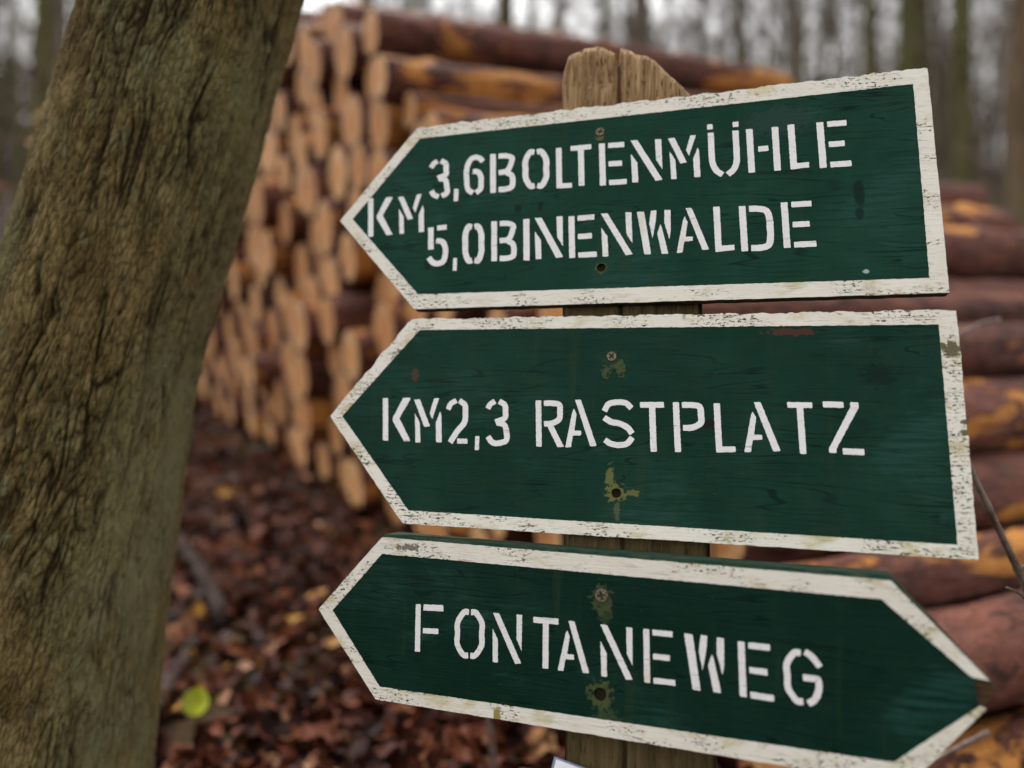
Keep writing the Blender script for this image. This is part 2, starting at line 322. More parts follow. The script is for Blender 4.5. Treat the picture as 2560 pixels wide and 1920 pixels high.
# board outlines and letter cells, in millimetres in each board's own plane; o, r, u, n place the board
SIGNS={
1:dict(o=[0.11548,1.00604,1.43929],r=[0.9703,-0.24192,0.0],u=[0.0503,0.20174,0.97815],n=[-0.23664,-0.94909,0.20791],
 outer=[[-368.8,-8.8],[-264.4,124.7],[393.6,147.7],[401.3,-138.0],[-246.5,-141.6]],
 inner=[[-350.2,-7.4],[-258.4,109.3],[377.1,128.3],[382.0,-120.0],[-243.0,-121.4]],
 lines=[
  [('K',[-323.9,-35.1,-287.5,-34.5,-292.5,22.9,-329.4,22.8]),
   ('M',[-279.3,-33.1,-241.4,-32.1,-245.8,24.7,-284.2,23.6])],
  [('3',[-236.1,17.0,-208.0,17.6,-212.0,74.5,-240.4,74.3]),
   (',',[-202.4,10.8,-194.3,10.3,-195.6,28.6,-203.7,29.1]),
   ('6',[-187.5,19.2,-159.7,19.8,-163.1,76.7,-191.3,76.5]),
   ('B',[-150.6,19.8,-115.1,19.8,-118.0,76.8,-154.1,77.2]),
   ('O',[-105.3,22.1,-69.2,21.4,-72.1,79.6,-108.6,79.6]),
   ('L',[-59.4,20.2,-38.5,19.9,-41.5,78.9,-62.6,78.8]),
   ('T',[-39.8,22.3,-12.1,21.6,-14.9,80.8,-42.9,80.1]),
   ('E',[-1.7,20.3,33.3,20.2,30.6,80.5,-4.9,80.5]),
   ('N',[39.5,22.0,78.9,22.1,76.4,80.6,36.5,81.7]),
   ('M',[87.7,23.2,126.0,23.3,123.6,82.3,84.8,82.2]),
   ('U',[137.4,22.5,175.1,22.0,172.8,84.2,134.6,83.6]),
   ('H',[184.3,25.1,222.7,26.1,220.5,85.6,181.7,85.1]),
   ('L',[234.0,25.9,255.8,27.5,253.6,88.1,231.5,86.8]),
   ('E',[267.8,25.5,304.1,25.5,302.2,87.5,265.3,87.1])],
  [('5',[-231.8,-81.6,-203.4,-81.0,-207.5,-22.8,-236.2,-24.2]),
   (',',[-196.6,-89.7,-189.8,-90.0,-191.1,-71.8,-197.8,-71.5]),
   ('0',[-183.2,-80.1,-152.9,-80.7,-156.2,-24.4,-187.0,-23.3]),
   ('B',[-143.3,-78.3,-108.4,-79.2,-111.4,-21.7,-146.6,-21.5]),
   ('I',[-99.4,-79.0,-91.2,-79.3,-94.3,-20.9,-102.6,-21.0]),
   ('N',[-83.9,-78.0,-46.9,-77.3,-49.7,-19.5,-87.2,-20.2]),
   ('E',[-38.8,-78.2,-3.0,-78.0,-5.7,-19.2,-42.0,-20.5]),
   ('N',[3.7,-78.3,42.5,-77.3,39.8,-19.0,0.5,-19.0]),
   ('W',[49.7,-77.0,91.4,-77.8,88.9,-18.6,46.7,-18.3]),
   ('A',[97.1,-77.0,136.3,-75.5,133.9,-18.0,94.1,-17.3]),
   ('L',[144.0,-78.0,166.7,-76.3,164.2,-17.7,141.3,-17.9]),
   ('D',[174.8,-78.3,213.8,-79.0,211.6,-20.0,172.0,-18.7]),
   ('E',[224.1,-76.3,261.3,-76.0,259.2,-16.6,221.5,-16.9])],
 ]),
2:dict(o=[0.12405,0.94083,1.15135],r=[0.9703,-0.24192,0.0],u=[0.0503,0.20174,0.97815],n=[-0.23664,-0.94909,0.20791],
 outer=[[-378.2,6.0],[-272.8,137.8],[382.9,134.4],[388.1,-140.2],[-263.4,-130.2]],
 inner=[[-361.3,6.2],[-260.9,123.2],[364.4,118.8],[369.1,-125.8],[-257.2,-114.0]],
 lines=[
  [('K',[-300.1,-25.4,-261.6,-26.8,-266.4,31.6,-305.2,30.8]),
   ('M',[-256.7,-27.2,-219.1,-27.1,-223.4,31.2,-261.3,30.5]),
   ('2',[-212.6,-28.0,-183.3,-27.9,-187.1,30.3,-216.8,30.7]),
   (',',[-174.9,-35.4,-168.1,-35.3,-169.2,-17.5,-176.0,-17.6]),
   ('3',[-159.0,-30.0,-129.9,-29.4,-133.0,29.6,-162.5,29.4])],
  [('R',[-95.5,-29.3,-60.5,-29.6,-63.4,28.9,-98.9,28.7]),
   ('A',[-59.0,-29.5,-20.6,-28.8,-23.4,30.1,-62.3,29.9]),
   ('S',[-12.5,-29.6,24.5,-28.8,21.7,30.8,-15.8,30.6]),
   ('T',[33.9,-33.0,62.1,-32.4,59.3,27.6,30.7,27.4]),
   ('P',[72.8,-32.6,108.2,-31.9,105.6,27.8,69.7,27.6]),
   ('L',[120.0,-32.1,142.1,-31.2,139.5,26.6,117.1,26.4]),
   ('A',[151.7,-31.0,191.8,-30.6,189.4,28.3,148.8,28.1]),
   ('T',[202.6,-31.7,229.5,-31.6,227.1,28.1,199.8,28.4]),
   ('Z',[241.4,-30.9,280.8,-31.8,278.6,28.4,238.6,29.5])],
 ]),
3:dict(o=[0.09933,0.8653,0.90829],r=[0.93969,-0.34202,0.0],u=[0.02981,0.0819,0.99619],n=[-0.34072,-0.93612,0.08716],
 outer=[[-369.4,3.0],[-282.3,99.5],[293.9,95.3],[379.5,-0.7],[307.2,-99.1],[-281.6,-97.0]],
 inner=[[-349.2,3.5],[-281.3,79.5],[285.0,76.7],[357.5,-1.4],[294.7,-79.4],[-276.7,-81.7]],
 lines=[
  [('F',[-230.6,-34.1,-193.7,-32.1,-194.7,24.8,-231.9,22.6]),
   ('O',[-177.9,-35.4,-140.0,-32.8,-140.8,24.8,-178.9,22.5]),
   ('N',[-129.6,-34.3,-93.4,-32.7,-94.0,23.5,-130.4,22.1]),
   ('T',[-79.2,-34.5,-49.0,-33.1,-50.0,23.4,-80.3,22.6]),
   ('A',[-49.5,-34.0,-12.6,-34.3,-13.8,23.1,-50.9,22.0]),
   ('N',[0.5,-34.3,36.4,-34.5,35.0,22.5,-1.2,22.2]),
   ('E',[49.1,-34.6,82.7,-34.1,81.0,23.1,47.1,22.5]),
   ('W',[93.7,-35.6,135.2,-35.1,133.2,21.6,91.3,23.4]),
   ('E',[149.6,-36.0,183.7,-37.0,181.4,20.4,147.0,20.3]),
   ('G',[194.8,-36.7,231.8,-36.4,229.2,19.4,191.9,18.4])],
 ]),
}
# ------------------------------------------------------------------ stencil letters (millimetres, x right, y up)
def thick(path, t, n=0):
    P = [Vector((p[0], p[1])) for p in path]; m = len(P); Lf, Rt = [], []
    for i in range(m):
        d = (P[min(i + 1, m - 1)] - P[max(i - 1, 0)]).normalized(); nn = Vector((-d.y, d.x)) * t / 2
        Lf.append(P[i] + nn); Rt.append(P[i] - nn)
    return ('stroke', Lf, Rt)
def smooth(pts, n=5):                               # Catmull-Rom through the points
    P = [Vector(p) for p in pts]; P = [2 * P[0] - P[1]] + P + [2 * P[-1] - P[-2]]; out = []
    for i in range(1, len(P) - 2):
        for k in range(n):
            t = k / n; a, b, c, d = P[i - 1], P[i], P[i + 1], P[i + 2]
            out.append(tuple(.5 * ((2 * b) + (c - a) * t + (2 * a - 5 * b + 4 * c - d) * t * t + (3 * b - a - 3 * c + d) * t ** 3)))
    out.append(tuple(P[-2])); return out
def rect(a, b, c, d): return [(a, b), (c, b), (c, d), (a, d)]
def mirror(p, W):
    if p[0] == 'stroke': return ('stroke', [Vector((W - q.x, q.y)) for q in p[2]], [Vector((W - q.x, q.y)) for q in p[1]])
    return [(W - x, y) for x, y in p][::-1]
def glyph(ch, W, H, t, v):
    g = .52 * t; a = t + g; h = t / 2; th = t * .93
    S = lambda pts, tt=t: thick(smooth([(x * W, y * H) for x, y in pts]), tt)
    Pl = lambda pts: [(x * W, y * H) for x, y in pts]
    hx = h / W; hy = h / H
    left_o = S([(.5 - g / 2 / W, 1 - hy * 1.1), (.5 - g / 2 / W - .16, .925), (hx, .72), (hx, .5), (hx, .28), (.5 - g / 2 / W - .16, .075), (.5 - g / 2 / W, hy * 1.1)])
    if ch == 'E': return [rect(0, 0, t, H), rect(a, H - th, W * .94, H), rect(a, .5 * H - th / 2, W * .84, .5 * H + th / 2), rect(a, 0, W, th)]
    if ch == 'F': return [rect(0, 0, t, H), rect(a, H - th * 1.15, W, H), rect(a, .45 * H - th / 2, W * .84, .45 * H + th / 2)]
    if ch == 'L': return [[(0, 0), (W, 0), (W, th), (t, th), (t, H), (0, H)]]
    if ch == 'T': c = W / 2; return [[(c - h, 0), (c + h, 0), (c + h, H - th), (W, H - th), (W, H), (0, H), (0, H - th), (c - h, H - th)]]
    if ch == 'I': return [rect(0, 0, W, H)]
    if ch == 'H': return [rect(0, 0, t, H), rect(t + g * 1.3, .46 * H, W - t - g * 1.3, .46 * H + th), rect(W - t, 0, W, H)]
    if ch == 'N': return [[(0, H), (1.12 * t, H), (W, 0.02 * H), (W - 1.12 * t, 0)], [(.02 * W, 0), (.02 * W + t * .95, 0), (.02 * W + t * .9, .46 * H), (0, .68 * H)], [(W - t, H), (W, H), (W, .27 * H), (W - t * .92, .50 * H)]]
    if ch == 'M': return [Pl([(0, .97), (.21, .98), (.58, .37), (.37, .35)]), Pl([(.73, 1), (.91, 1), (.66, .52), (.57, .66)]), Pl([(.05, 0), (.23, 0), (.21, .45), (.03, .66)]), Pl([(.80, .01), (1, .01), (.99, .60), (.95, .70), (.79, .45)])]
    if ch == 'W': return [Pl([(0, .985), (.215, .985), (.38, 0), (.18, 0)]), Pl([(.42, 1), (.59, 1), (.55, .74), (.44, .36), (.36, .70)]), Pl([(.585, .47), (.69, .68), (.73, .60), (.89, 0), (.70, 0)]), Pl([(.82, 1), (1, 1), (.985, .50), (.935, .33), (.81, .70)])]
    if ch == 'A': return [Pl([(0, 0), (.18, 0), (.25, .24), (.52, .25), (.52, .345), (.30, .345), (.385, .69), (.30, .815), (.25, .74)]), Pl([(.34, 1), (.53, 1), (1, .03), (.80, .02)])]
    if ch == 'K': return [rect(0, 0, t, H), Pl([(.74, 1), (1, 1), (.985, .95), (.60, .53), (1, .02), (.76, .01), (.36, .46), (.36, .54)])]
    if ch == 'O' or ch == '0': return [left_o, mirror(left_o, W)]
    if ch == 'U':
        l = S([(hx, 1), (hx, .6), (hx * 1.1, .32), (.23, .14), (.46 - g / 2 / W, .045)])
        d = rect(-.2, 1.085 * H, t * .88, 1.085 * H + t * .95)
        return [l, mirror(l, W), d, mirror(d, W)]
    if ch == 'D': return [rect(0, 0, t, H), S([(a / W, 1 - hy), (.55, 1 - hy), (.82, .88), (1 - hx, .68), (1 - hx, .5), (1 - hx, .32), (.82, .12), (.55, hy), (a / W, hy)])]
    if ch == 'B': return [rect(0, 0, t, H), S([(a / W, 1 - hy), (.62, 1 - hy), (.90 - hx * .4, .87), (.95 - hx, .76), (.86 - hx, .60), (.62, .525), (a / W, .505)], t * .95), S([(.66, .49), (.88 - hx * .4, .42), (1 - hx, .28), (.90 - hx * .5, .12), (.60, hy), (a / W, hy)], t * .97)]
    if ch == 'P': return [rect(0, 0, t, H), S([(a / W, 1 - hy), (.58, 1 - hy), (.86, .91), (1 - hx, .74), (.88, .58), (.62, .49), (a / W, .48)])]
    if ch == 'R': return [rect(0, 0, t, H), S([(a / W, 1 - hy), (.55, 1 - hy), (.84, .91), (.97 - hx, .76), (.84, .60), (.60, .51), (a / W, .49)]), Pl([(.40, .45), (.62, .46), (1, .01), (.76, 0)])]
    if ch == 'S': return [S([(.95, .82), (.78, .92), (.5, 1 - hy), (.22, .90), (.08, .76)]), S([(.07, .62), (.28, .535), (.55, .50), (.80, .42), (.95, .30)], t * 1.05), S([(.07, .16), (.25, .09), (.52, hy), (.78, .09), (.95, .21)])]
    if ch == 'Z': return [rect(0, H - th, .55 * W, H), Pl([(.73, 1), (.95, 1), (.95, .90), (.27, .10), (.26, .02), (.06, .02), (.06, .09), (.73, .91)]), rect(.43 * W, 0, W, th)]
    if ch == '3':
        low = [(.46, .50), (.78, .45), (1 - hx * 1.1, .28), (.86, .12), (.60, .04)] if v else [(.46, .50), (.78, .45), (1 - hx, .28), (.86, .12), (.52, hy), (.24, .08), (.06, .20)]
        s = [S([(.05, .81), (.16, .90), (.36, .965)], t * .95), S([(.56, .965), (.80, .88), (.95 - hx, .74), (.80, .60), (.40, .515)]), S(low)]
        if v: s.append(S([(.06, .19), (.18, .09), (.42, .03)], t * .95))
        return s
    if ch == '5': return [rect(0, .41 * H, t, .97 * H), rect(.45 * W, .875 * H, .93 * W, H), S([(.42, .62), (.72, .58), (1 - hx, .42), (1 - hx, .27), (.76, .10), (.48, .045), (.22, .09), (.04, .21)])]
    if ch == '6': return [S([(.95, .83), (.82, .91), (.58, .955), (.30, .88), (hx, .66), (hx, .36), (.20, .14), (.44, .035)]), S([(.47, .59), (.72, .56), (1 - hx, .42), (1 - hx, .26), (.84, .12), (.62, .035)])]
    if ch == '2': return [S([(.08, .76), (.20, .88), (.44, .955)], t * .95), S([(.60, .955), (.84, .86), (.98 - hx, .70), (.82, .48), (.44, .24), (.17, .03)], t * 1.05), rect(.48 * W, .005 * H, .95 * W, .005 * H + th)]
    if ch == 'G': return [left_o, S([(.58, .965), (.76, .88), (.94, .72)]), S([(.50, .50), (.80, .495), (.97 - hx, .47), (.97 - hx, .30), (.86 - hx, .13), (.60, .045)])]
    if ch == ',': return [Pl([(.05, 0), (.85, .02), (.95, 1), (.15, 1)])]
def ragged(poly, rng, r=.9, step=1.6, jit=.23):
    """round the corners of a polygon, cut its edges short and roughen them like dabbed paint"""
    P = [Vector(p) for p in poly]; n = len(P); out = []
    for i in range(n):
        p, a, b = P[i], P[i - 1], P[(i + 1) % n]
        ra = min(r, (a - p).length * .4); rb = min(r, (b - p).length * .4)
        q0 = p + (a - p).normalized() * ra if (a - p).length > 1e-6 else p; q1 = p + (b - p).normalized() * rb if (b - p).length > 1e-6 else p
        if ra > .45:
            out += [q0, q0 * .25 + p * .5 + q1 * .25, q1]
        else: out.append(p)
    res = []
    for i in range(len(out)):
        a, b = out[i], out[(i + 1) % len(out)]; m = max(1, int((b - a).length / step))
        for k in range(m): res.append(a.lerp(b, k / m) + Vector((rng.uniform(-jit, jit), rng.uniform(-jit, jit))))
    return res
def lettering(line, t, v, parent, z, seed):
    rng = random.Random(seed); V, F = [], []; layer = 0
    for ch, q in line:
        q = [Vector(q[i:i + 2]) for i in (0, 2, 4, 6)]; W = ((q[1] - q[0]).length + (q[2] - q[3]).length) / 2; H = ((q[3] - q[0]).length + (q[2] - q[1]).length) / 2
        for poly in glyph(ch, W, H, t * rng.uniform(.97, 1.05), v):
            cell = lambda p: (q[0] * (1 - p.x / W) + q[1] * p.x / W) * (1 - p.y / H) + (q[3] * (1 - p.x / W) + q[2] * p.x / W) * p.y / H
            layer = (layer + 1) % 4; o = len(V); zz = z + layer * 4e-5
            if poly[0] == 'stroke':                               # a curved stroke: a strip of quads with blunted ends
                jt = lambda p: p + Vector((rng.uniform(-.2, .2), rng.uniform(-.2, .2)))
                A, B = [jt(p) for p in poly[1]], [jt(p) for p in poly[2]]
                for e, e2 in ((0, 1), (-1, -2)):
                    m = (A[e] + B[e]) / 2; out = (A[e] - A[e2]).normalized() * .45
                    a2, b2 = A[e].lerp(m, .22) + out, B[e].lerp(m, .22) + out
                    if e == 0: A.insert(0, a2); B.insert(0, b2)
                    else: A.append(a2); B.append(b2)
                n = len(A); V += [(p.x / 1000, p.y / 1000, zz) for p in map(cell, A + B)]
                for i in range(n - 1): F.append((o + n + i, o + n + i + 1, o + i + 1, o + i))
                continue
            pts = [cell(p) for p in ragged(poly, rng)]
            V += [(p.x / 1000, p.y / 1000, zz) for p in pts]
            for tri in tessellate_polygon([[Vector((p.x, p.y, 0)) for p in pts]]):
                A, B, C = (pts[i] for i in tri)
                F.append(tuple(i + o for i in (tri if (B - A).cross(C - A) > 0 else tri[::-1])))
    return mesh_obj('lettering', V, F, M_letter, parent)

# ------------------------------------------------------------------ boards
def edge_loop(pts, amps, seed, step=3.5):
    """densify a closed outline (mm); amps = roughness of each edge. Returns points and the index of each corner"""
    out, corner = [], []; n = len(pts)
    for i in range(n):
        a, b = Vector(pts[i]), Vector(pts[(i + 1) % n]); m = max(1, int((b - a).length / step)); corner.append(len(out)); nn = Vector(((b - a).y, -(b - a).x)).normalized()
        for k in range(m):
            p = a.lerp(b, k / m); w = noise.noise(Vector((p.x * .05, p.y * .05, seed))) + .8 * noise.noise(Vector((p.x * .22, p.y * .22, seed + 9)))
            fade = min(1, k / 2, (m - k) / 2) if m > 4 else .3
            out.append(p - nn * amps[i] * (.5 + w) * fade)
    return out, corner
def fill(V, F, loops, z, mats=None, mi=0):
    """flat face with holes, facing +z"""
    o = len(V); flat = [p for l in loops for p in l]; V += [(p.x / 1000, p.y / 1000, z) for p in flat]
    for tri in tessellate_polygon([[Vector((p.x, p.y, 0)) for p in l] for l in loops]):
        A, B, C = (flat[i] for i in tri)
        cr = (B - A).cross(C - A)
        if abs(cr) < 1e-9: continue
        F.append(tuple(i + o for i in (tri if cr > 0 else tri[::-1])))
        if mats is not None: mats.append(mi)
def wall(V, F, loop, z0, z1, mats=None, mi=0):
    o = len(V); n = len(loop); V += [(p.x / 1000, p.y / 1000, z0) for p in loop] + [(p.x / 1000, p.y / 1000, z1) for p in loop]
    for i in range(n):
        j = (i + 1) % n; F.append((o + i, o + j, o + n + j, o + n + i))
        if mats is not None: mats.append(mi)
def ccw(pts):
    P = [Vector(p) for p in pts]; a = sum(P[i - 1].cross(P[i]) for i in range(len(P)))
    return P if a > 0 else P[::-1]
def disc(cx, cy, r, n=20, jit=0., rng=random):
    return [Vector((cx + math.cos(2 * math.pi * k / n) * r * (1 + rng.uniform(-jit, jit)), cy + math.sin(2 * math.pi * k / n) * r * (1 + rng.uniform(-jit, jit)))) for k in range(n)]
def sign(k, thickness, label, screw, hole, amps, tl, broken=None):
    d = SIGNS[k]; root = empty('direction_sign')
    r, u, n, o = (Vector(d[x]) for x in ('r', 'u', 'n', 'o'))
    root.matrix_world = Matrix(((r.x, u.x, n.x, o.x), (r.y, u.y, n.y, o.y), (r.z, u.z, n.z, o.z), (0, 0, 0, 1)))
    tag(root, label, 'sign', 'green wooden direction signs on the post')
    rng = random.Random(k)
    pts = [Vector(p) for p in d['outer']]; N = len(pts)
    loop, _ = edge_loop(pts, amps, k * 3.7)                       # clockwise seen from the front
    V, F, mi = [], [], []; zf = -.0006; T = -thickness
    hl = disc(hole[0], hole[1], hole[2], 18, .06, rng)
    if not broken:
        fill(V, F, [loop[::-1], hl], zf, mi, 0)
        wall(V, F, loop, zf, T, mi, 1); fill(V, F, [loop[::-1]], T, mi, 1)
        F[-1] = F[-1]
    else:                                                         # the front layer has lost its tip: raw wood shows behind
        tip = 3                                                   # index of the right tip in the outline
        front = pts[:tip] + [Vector(b) for b in broken] + pts[tip + 1:]
        am = amps[:tip] + [1.2] * (len(broken) - 1) + [.4] + amps[tip:]
        fl, _ = edge_loop(front, am[:len(front)], k * 3.7)
        fill(V, F, [fl[::-1], hl], zf, mi, 0); wall(V, F, fl, zf, -.008, mi, 1)
        big = [p.copy() for p in pts]                             # the rear layer stands out a little along the upper edges
        big[1] += Vector((-.5, 3.2)); big[2] += Vector((1.6, 4.0)); big[3] += Vector((6.5, 2.2))
        bl, _ = edge_loop(big, [.3] * len(big), 5.5)
        wall(V, F, bl, -.0085, T, mi, 4); fill(V, F, [bl[::-1]], -.0085, mi, 4); fill(V, F, [bl[::-1]], T, mi, 4)
        sc = [Vector(broken[0]) + Vector((-2, 1)), Vector((386.6, -.7)), Vector(broken[-1]) + Vector((-2, -1)), Vector((360., -3.))]
        fill(V, F, [ccw(sc)], -.0080, mi, 2)
    wall(V, F, hl[::-1], zf, -.0055, mi, 3); fill(V, F, [hl], -.0055, mi, 3)
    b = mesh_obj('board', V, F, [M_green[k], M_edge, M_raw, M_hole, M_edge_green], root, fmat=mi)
    # the white border: a coat of paint laid on the rim of the board
    inn = [Vector(p) for p in d['inner']]
    if broken:
        O = [Vector(broken[-1])] + pts[tip + 1:] + pts[:tip] + [Vector(broken[0])]
        I = [Vector(broken[-2])] + inn[tip + 1:] + inn[:tip] + [Vector(broken[1])]
        am = [.4] + amps[tip + 1:] + amps[:tip]
    else: O, I, am = pts + pts[:1], inn + inn[:1], amps
    ov, iv = [], []
    for i in range(len(O) - 1):
        m = int((O[i + 1] - O[i]).length / 3.5)
        a, c = O[i], O[i + 1]; nn = Vector(((c - a).y, -(c - a).x)).normalized()
        for q in range(m + (i == len(O) - 2)):
            p = a.lerp(c, q / m); p2 = I[i].lerp(I[i + 1], q / m)
            w = noise.noise(Vector((p.x * .05, p.y * .05, k * 3.7))) + .8 * noise.noise(Vector((p.x * .22, p.y * .22, k * 3.7 + 9)))
            fade = min(1, q / 2, (m - q) / 2)
            ov.append(p - nn * (am[i] * (.5 + w) * fade + .15)); iv.append(p2 + nn * rng.uniform(-.28, .28))
    V, F = [], []; n_ = len(ov)
    V += [(p.x / 1000, p.y / 1000, 0) for p in ov] + [(p.x / 1000, p.y / 1000, 0) for p in iv] + [(p.x / 1000, p.y / 1000, -.0012) for p in ov] + [(p.x / 1000, p.y / 1000, -.0006) for p in iv]
    for i in range(n_ - 1):
        F += [(i + 1, i, n_ + i, n_ + i + 1), (i, i + 1, 2 * n_ + i + 1, 2 * n_ + i), (n_ + i + 1, n_ + i, 3 * n_ + i, 3 * n_ + i + 1)]
    mesh_obj('border', V, F, M_white[k], root)
    for q, line in enumerate(d['lines']): lettering(line, tl, k == 1, root, -.0004, k * 10 + q)
    # countersunk cross-head screw
    sx, sy, sr = screw; V, F, m2 = [], [], []
    head = disc(0, 0, sr * .93, 22); rim = disc(0, 0, sr, 22)
    c1, c2 = sr * .16, sr * .58
    cross = [Vector(p) for p in ((c1, c1), (c1, c2), (-c1, c2), (-c1, c1), (-c2, c1), (-c2, -c1), (-c1, -c1), (-c1, -c2), (c1, -c2), (c1, -c1), (c2, -c1), (c2, c1))]
    fill(V, F, [head, cross], .0008, m2, 0); wall(V, F, rim[::-1], .0002, -.0006, m2, 0)
    o_ = len(V); V += [(p.x / 1000, p.y / 1000, .0008) for p in head] + [(p.x / 1000, p.y / 1000, .0002) for p in rim]
    for i in range(22): j = (i + 1) % 22; F.append((o_ + j, o_ + i, o_ + 22 + i, o_ + 22 + j)); m2.append(0)
    wall(V, F, cross[::-1], .0008, -.0018, m2, 1); fill(V, F, [cross], -.0018, m2, 1)
    s = mesh_obj('screw', V, F, [M_screw, M_hole], root, fmat=m2); s.location = (sx / 1000, sy / 1000, 0); s.rotation_euler.z = .4 + k
    return root
sign(1, .015, 'topmost green arrow sign with two lines of white stencil letters, BOLTENMÜHLE above BINENWALDE', (-3.7, 97.2, 5.8), (3., -92.6, 5.8), [.5, 2.2, .4, .5, .5], 7.8)
sign(2, .015, 'middle green arrow sign reading KM 2,3 RASTPLATZ with a chipped mossy white border', (-5., 84.7, 6.1), (4.6, -83.2, 5.8), [1.8, 1.8, .9, .6, .6], 7.2)
sign(3, .042, 'lowest green sign reading FONTANEWEG, pointed at both ends, right tip broken', (-.3, 54.1, 7.4), (.2, -53.6, 7.2), [.5, .5, .4, .4, .5, .5], 6.8,
     [(378., 8.8), (363.4, 10.3), (366.9, -7.1), (369.5, -15.5), (374.9, -17.)])

# ------------------------------------------------------------------ the post the signs are screwed to (local frame of the top sign)
def post():
    d = SIGNS[1]; r, u, n, o = (Vector(d[x]) for x in ('r', 'u', 'n', 'o'))
    root = bpy.data.objects.new('x', None)
    zf, dep = -.0152, .13
    # outline of the split top (mm): x, height
    top = [(-61, 205), (-57, 215), (-50.6, 229), (-40, 234), (-26, 238.5), (-12, 239), (-4.5, 238), (5, 233), (13.5, 226), (15.6, 215), (17.2, 216), (19, 233), (21.4, 235), (36, 227), (53.7, 217.5), (69.4, 206), (80, 191), (89.7, 178.6), (104, 163), (117.4, 149)]
    def topz(x, side):
        for (a, b), (c, e) in zip(top, top[1:]):
            if a <= x <= c: return b + (e - b) * (x - a) / max(1e-6, c - a)
        return 205 if x < 0 else 149
    V, F = [], []; NX = 130; rows = 190; bottom = -1080.
    ring = []                                                     # cross-section: s in 0..1 across, depth
    for i in range(NX + 1): s = i / NX; ring.append((s, 0.))
    for i in range(1, 12): ring.append((1., i / 12))
    for i in range(NX // 3 + 1): ring.append((1 - i / (NX // 3), 1.))
    for i in range(11, 0, -1): ring.append((0., i / 12))
    m = len(ring)
    for j in range(rows + 1):
        tt = 1 - (1 - j / rows) ** 1.6
        for (s, dd) in ring:
            xt = -61.5 + s * 179; ht = topz(min(117, max(-61, xt)), 0) - dd * 22 + 4 * noise.noise(Vector((xt * .06, dd * 5, 2)))
            y = ht + (bottom - ht) * tt
            xl = -61.5 + (150 - y) * .0424; xr = 119 + (150 - y) * .030
            x = xl + s * (xr - xl)
            rc = 13 * (max(0, 1 - s * 14) ** 2 + max(0, 1 - (1 - s) * 14) ** 2)      # rounded corners
            z = -dd * dep * 1000 - rc * (1 if dd == 0 else -1 if dd == 1 else 0)
            if dd == 0:
                crack = math.exp(-((x - 16.5 + (y - 200) * .03 + 1.6 * noise.noise(Vector((y * .05, 0, 0)))) / 2.1) ** 2) * (1 if y > 40 else .6)
                z -= 17 * crack
                knot = math.exp(-((x + 6) / 30) ** 2 - ((y - 186 - .18 * x - 4 * noise.noise(Vector((x * .07, 3, 0)))) / 3.2) ** 2)
                z -= 11 * knot * (.6 + .8 * noise.noise(Vector((x * .11, 7, 1))))
                z += 1.3 * noise.noise(Vector((x * .32, y * .018, 1))) + .7 * noise.noise(Vector((x * .9, y * .04, 4))) - 3.0 * max(0, noise.noise(Vector((x * .12, y * .006, 8)))) 
                if x > 70 and y < 120: z -= 6
                z -= 5 * max(0, min(1, (y - ht + 10) / 10)) ** 2
            else: x += 2 * noise.noise(Vector((dd * 9, y * .012, 5)))
            V.append((x / 1000, y / 1000, z / 1000 + zf))
    for j in range(rows):
        for i in range(m):
            i2 = (i + 1) % m; F.append((j * m + i, (j + 1) * m + i, (j + 1) * m + i2, j * m + i2))
    # close the top: front edge strip to back edge strip
    cx = [(V[i][0], V[i][1], V[i][2]) for i in range(m)]
    nb = NX // 3; back0 = NX + 12
    for i in range(NX):
        a = i; b = i + 1; k0 = back0 + nb - int(a * nb / NX); k1 = back0 + nb - int(b * nb / NX)
        k0 = min(k0, m - 1); k1 = min(k1, m - 1)
        F.append((a, b, k1, k0) if k0 != k1 else (a, b, k0))
    M = Matrix(((r.x, u.x, n.x, o.x), (r.y, u.y, n.y, o.y), (r.z, u.z, n.z, o.z), (0, 0, 0, 1)))
    bpy.data.objects.remove(root)
    # origin of the post object: its local z runs up the post
    M2 = Matrix(((r.x, -n.x, u.x, o.x), (r.y, -n.y, u.y, o.y), (r.z, -n.z, u.z, o.z), (0, 0, 0, 1)))
    V = [(v[0], -v[2], v[1]) for v in V]
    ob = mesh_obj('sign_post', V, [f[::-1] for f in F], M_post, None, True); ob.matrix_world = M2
    return tag(ob, 'thick weathered wooden post with a split, slanted top carrying three green signs', 'post')
post()
# small white plate nailed to the post under the lowest sign
def plate():
    d = SIGNS[1]; r, u, n, o = (Vector(d[x]) for x in ('r', 'u', 'n', 'o'))
    root = empty('trail_plate'); base = o + r * .031 + u * -.7465 + n * -.004
    root.matrix_world = Matrix(((r.x, u.x, n.x, base.x), (r.y, u.y, n.y, base.y), (r.z, u.z, n.z, base.z), (0, 0, 0, 1))) @ Matrix.Rotation(R(-13), 4, 'Z')
    tag(root, 'small white plate with grey rim fixed to the post under the lowest sign', 'plate')
    w, h = .080, .052
    q = [Vector((a * w * 1000, b * h * 1000)) for a, b in ((-1, -1), (1, -1), (1, 1), (-1, 1))]
    q2 = [p * .965 for p in q]; V, F = [], []
    fill(V, F, [q], 0.); wall(V, F, q[::-1], 0., -.002); fill(V, F, [q], -.002); mesh_obj('rim', V, F, M_plate_rim, root)
    V, F = [], []; fill(V, F, [q2], .0006); wall(V, F, q2[::-1], .0006, .0001); mesh_obj('face', V, F, M_plate, root)
plate()
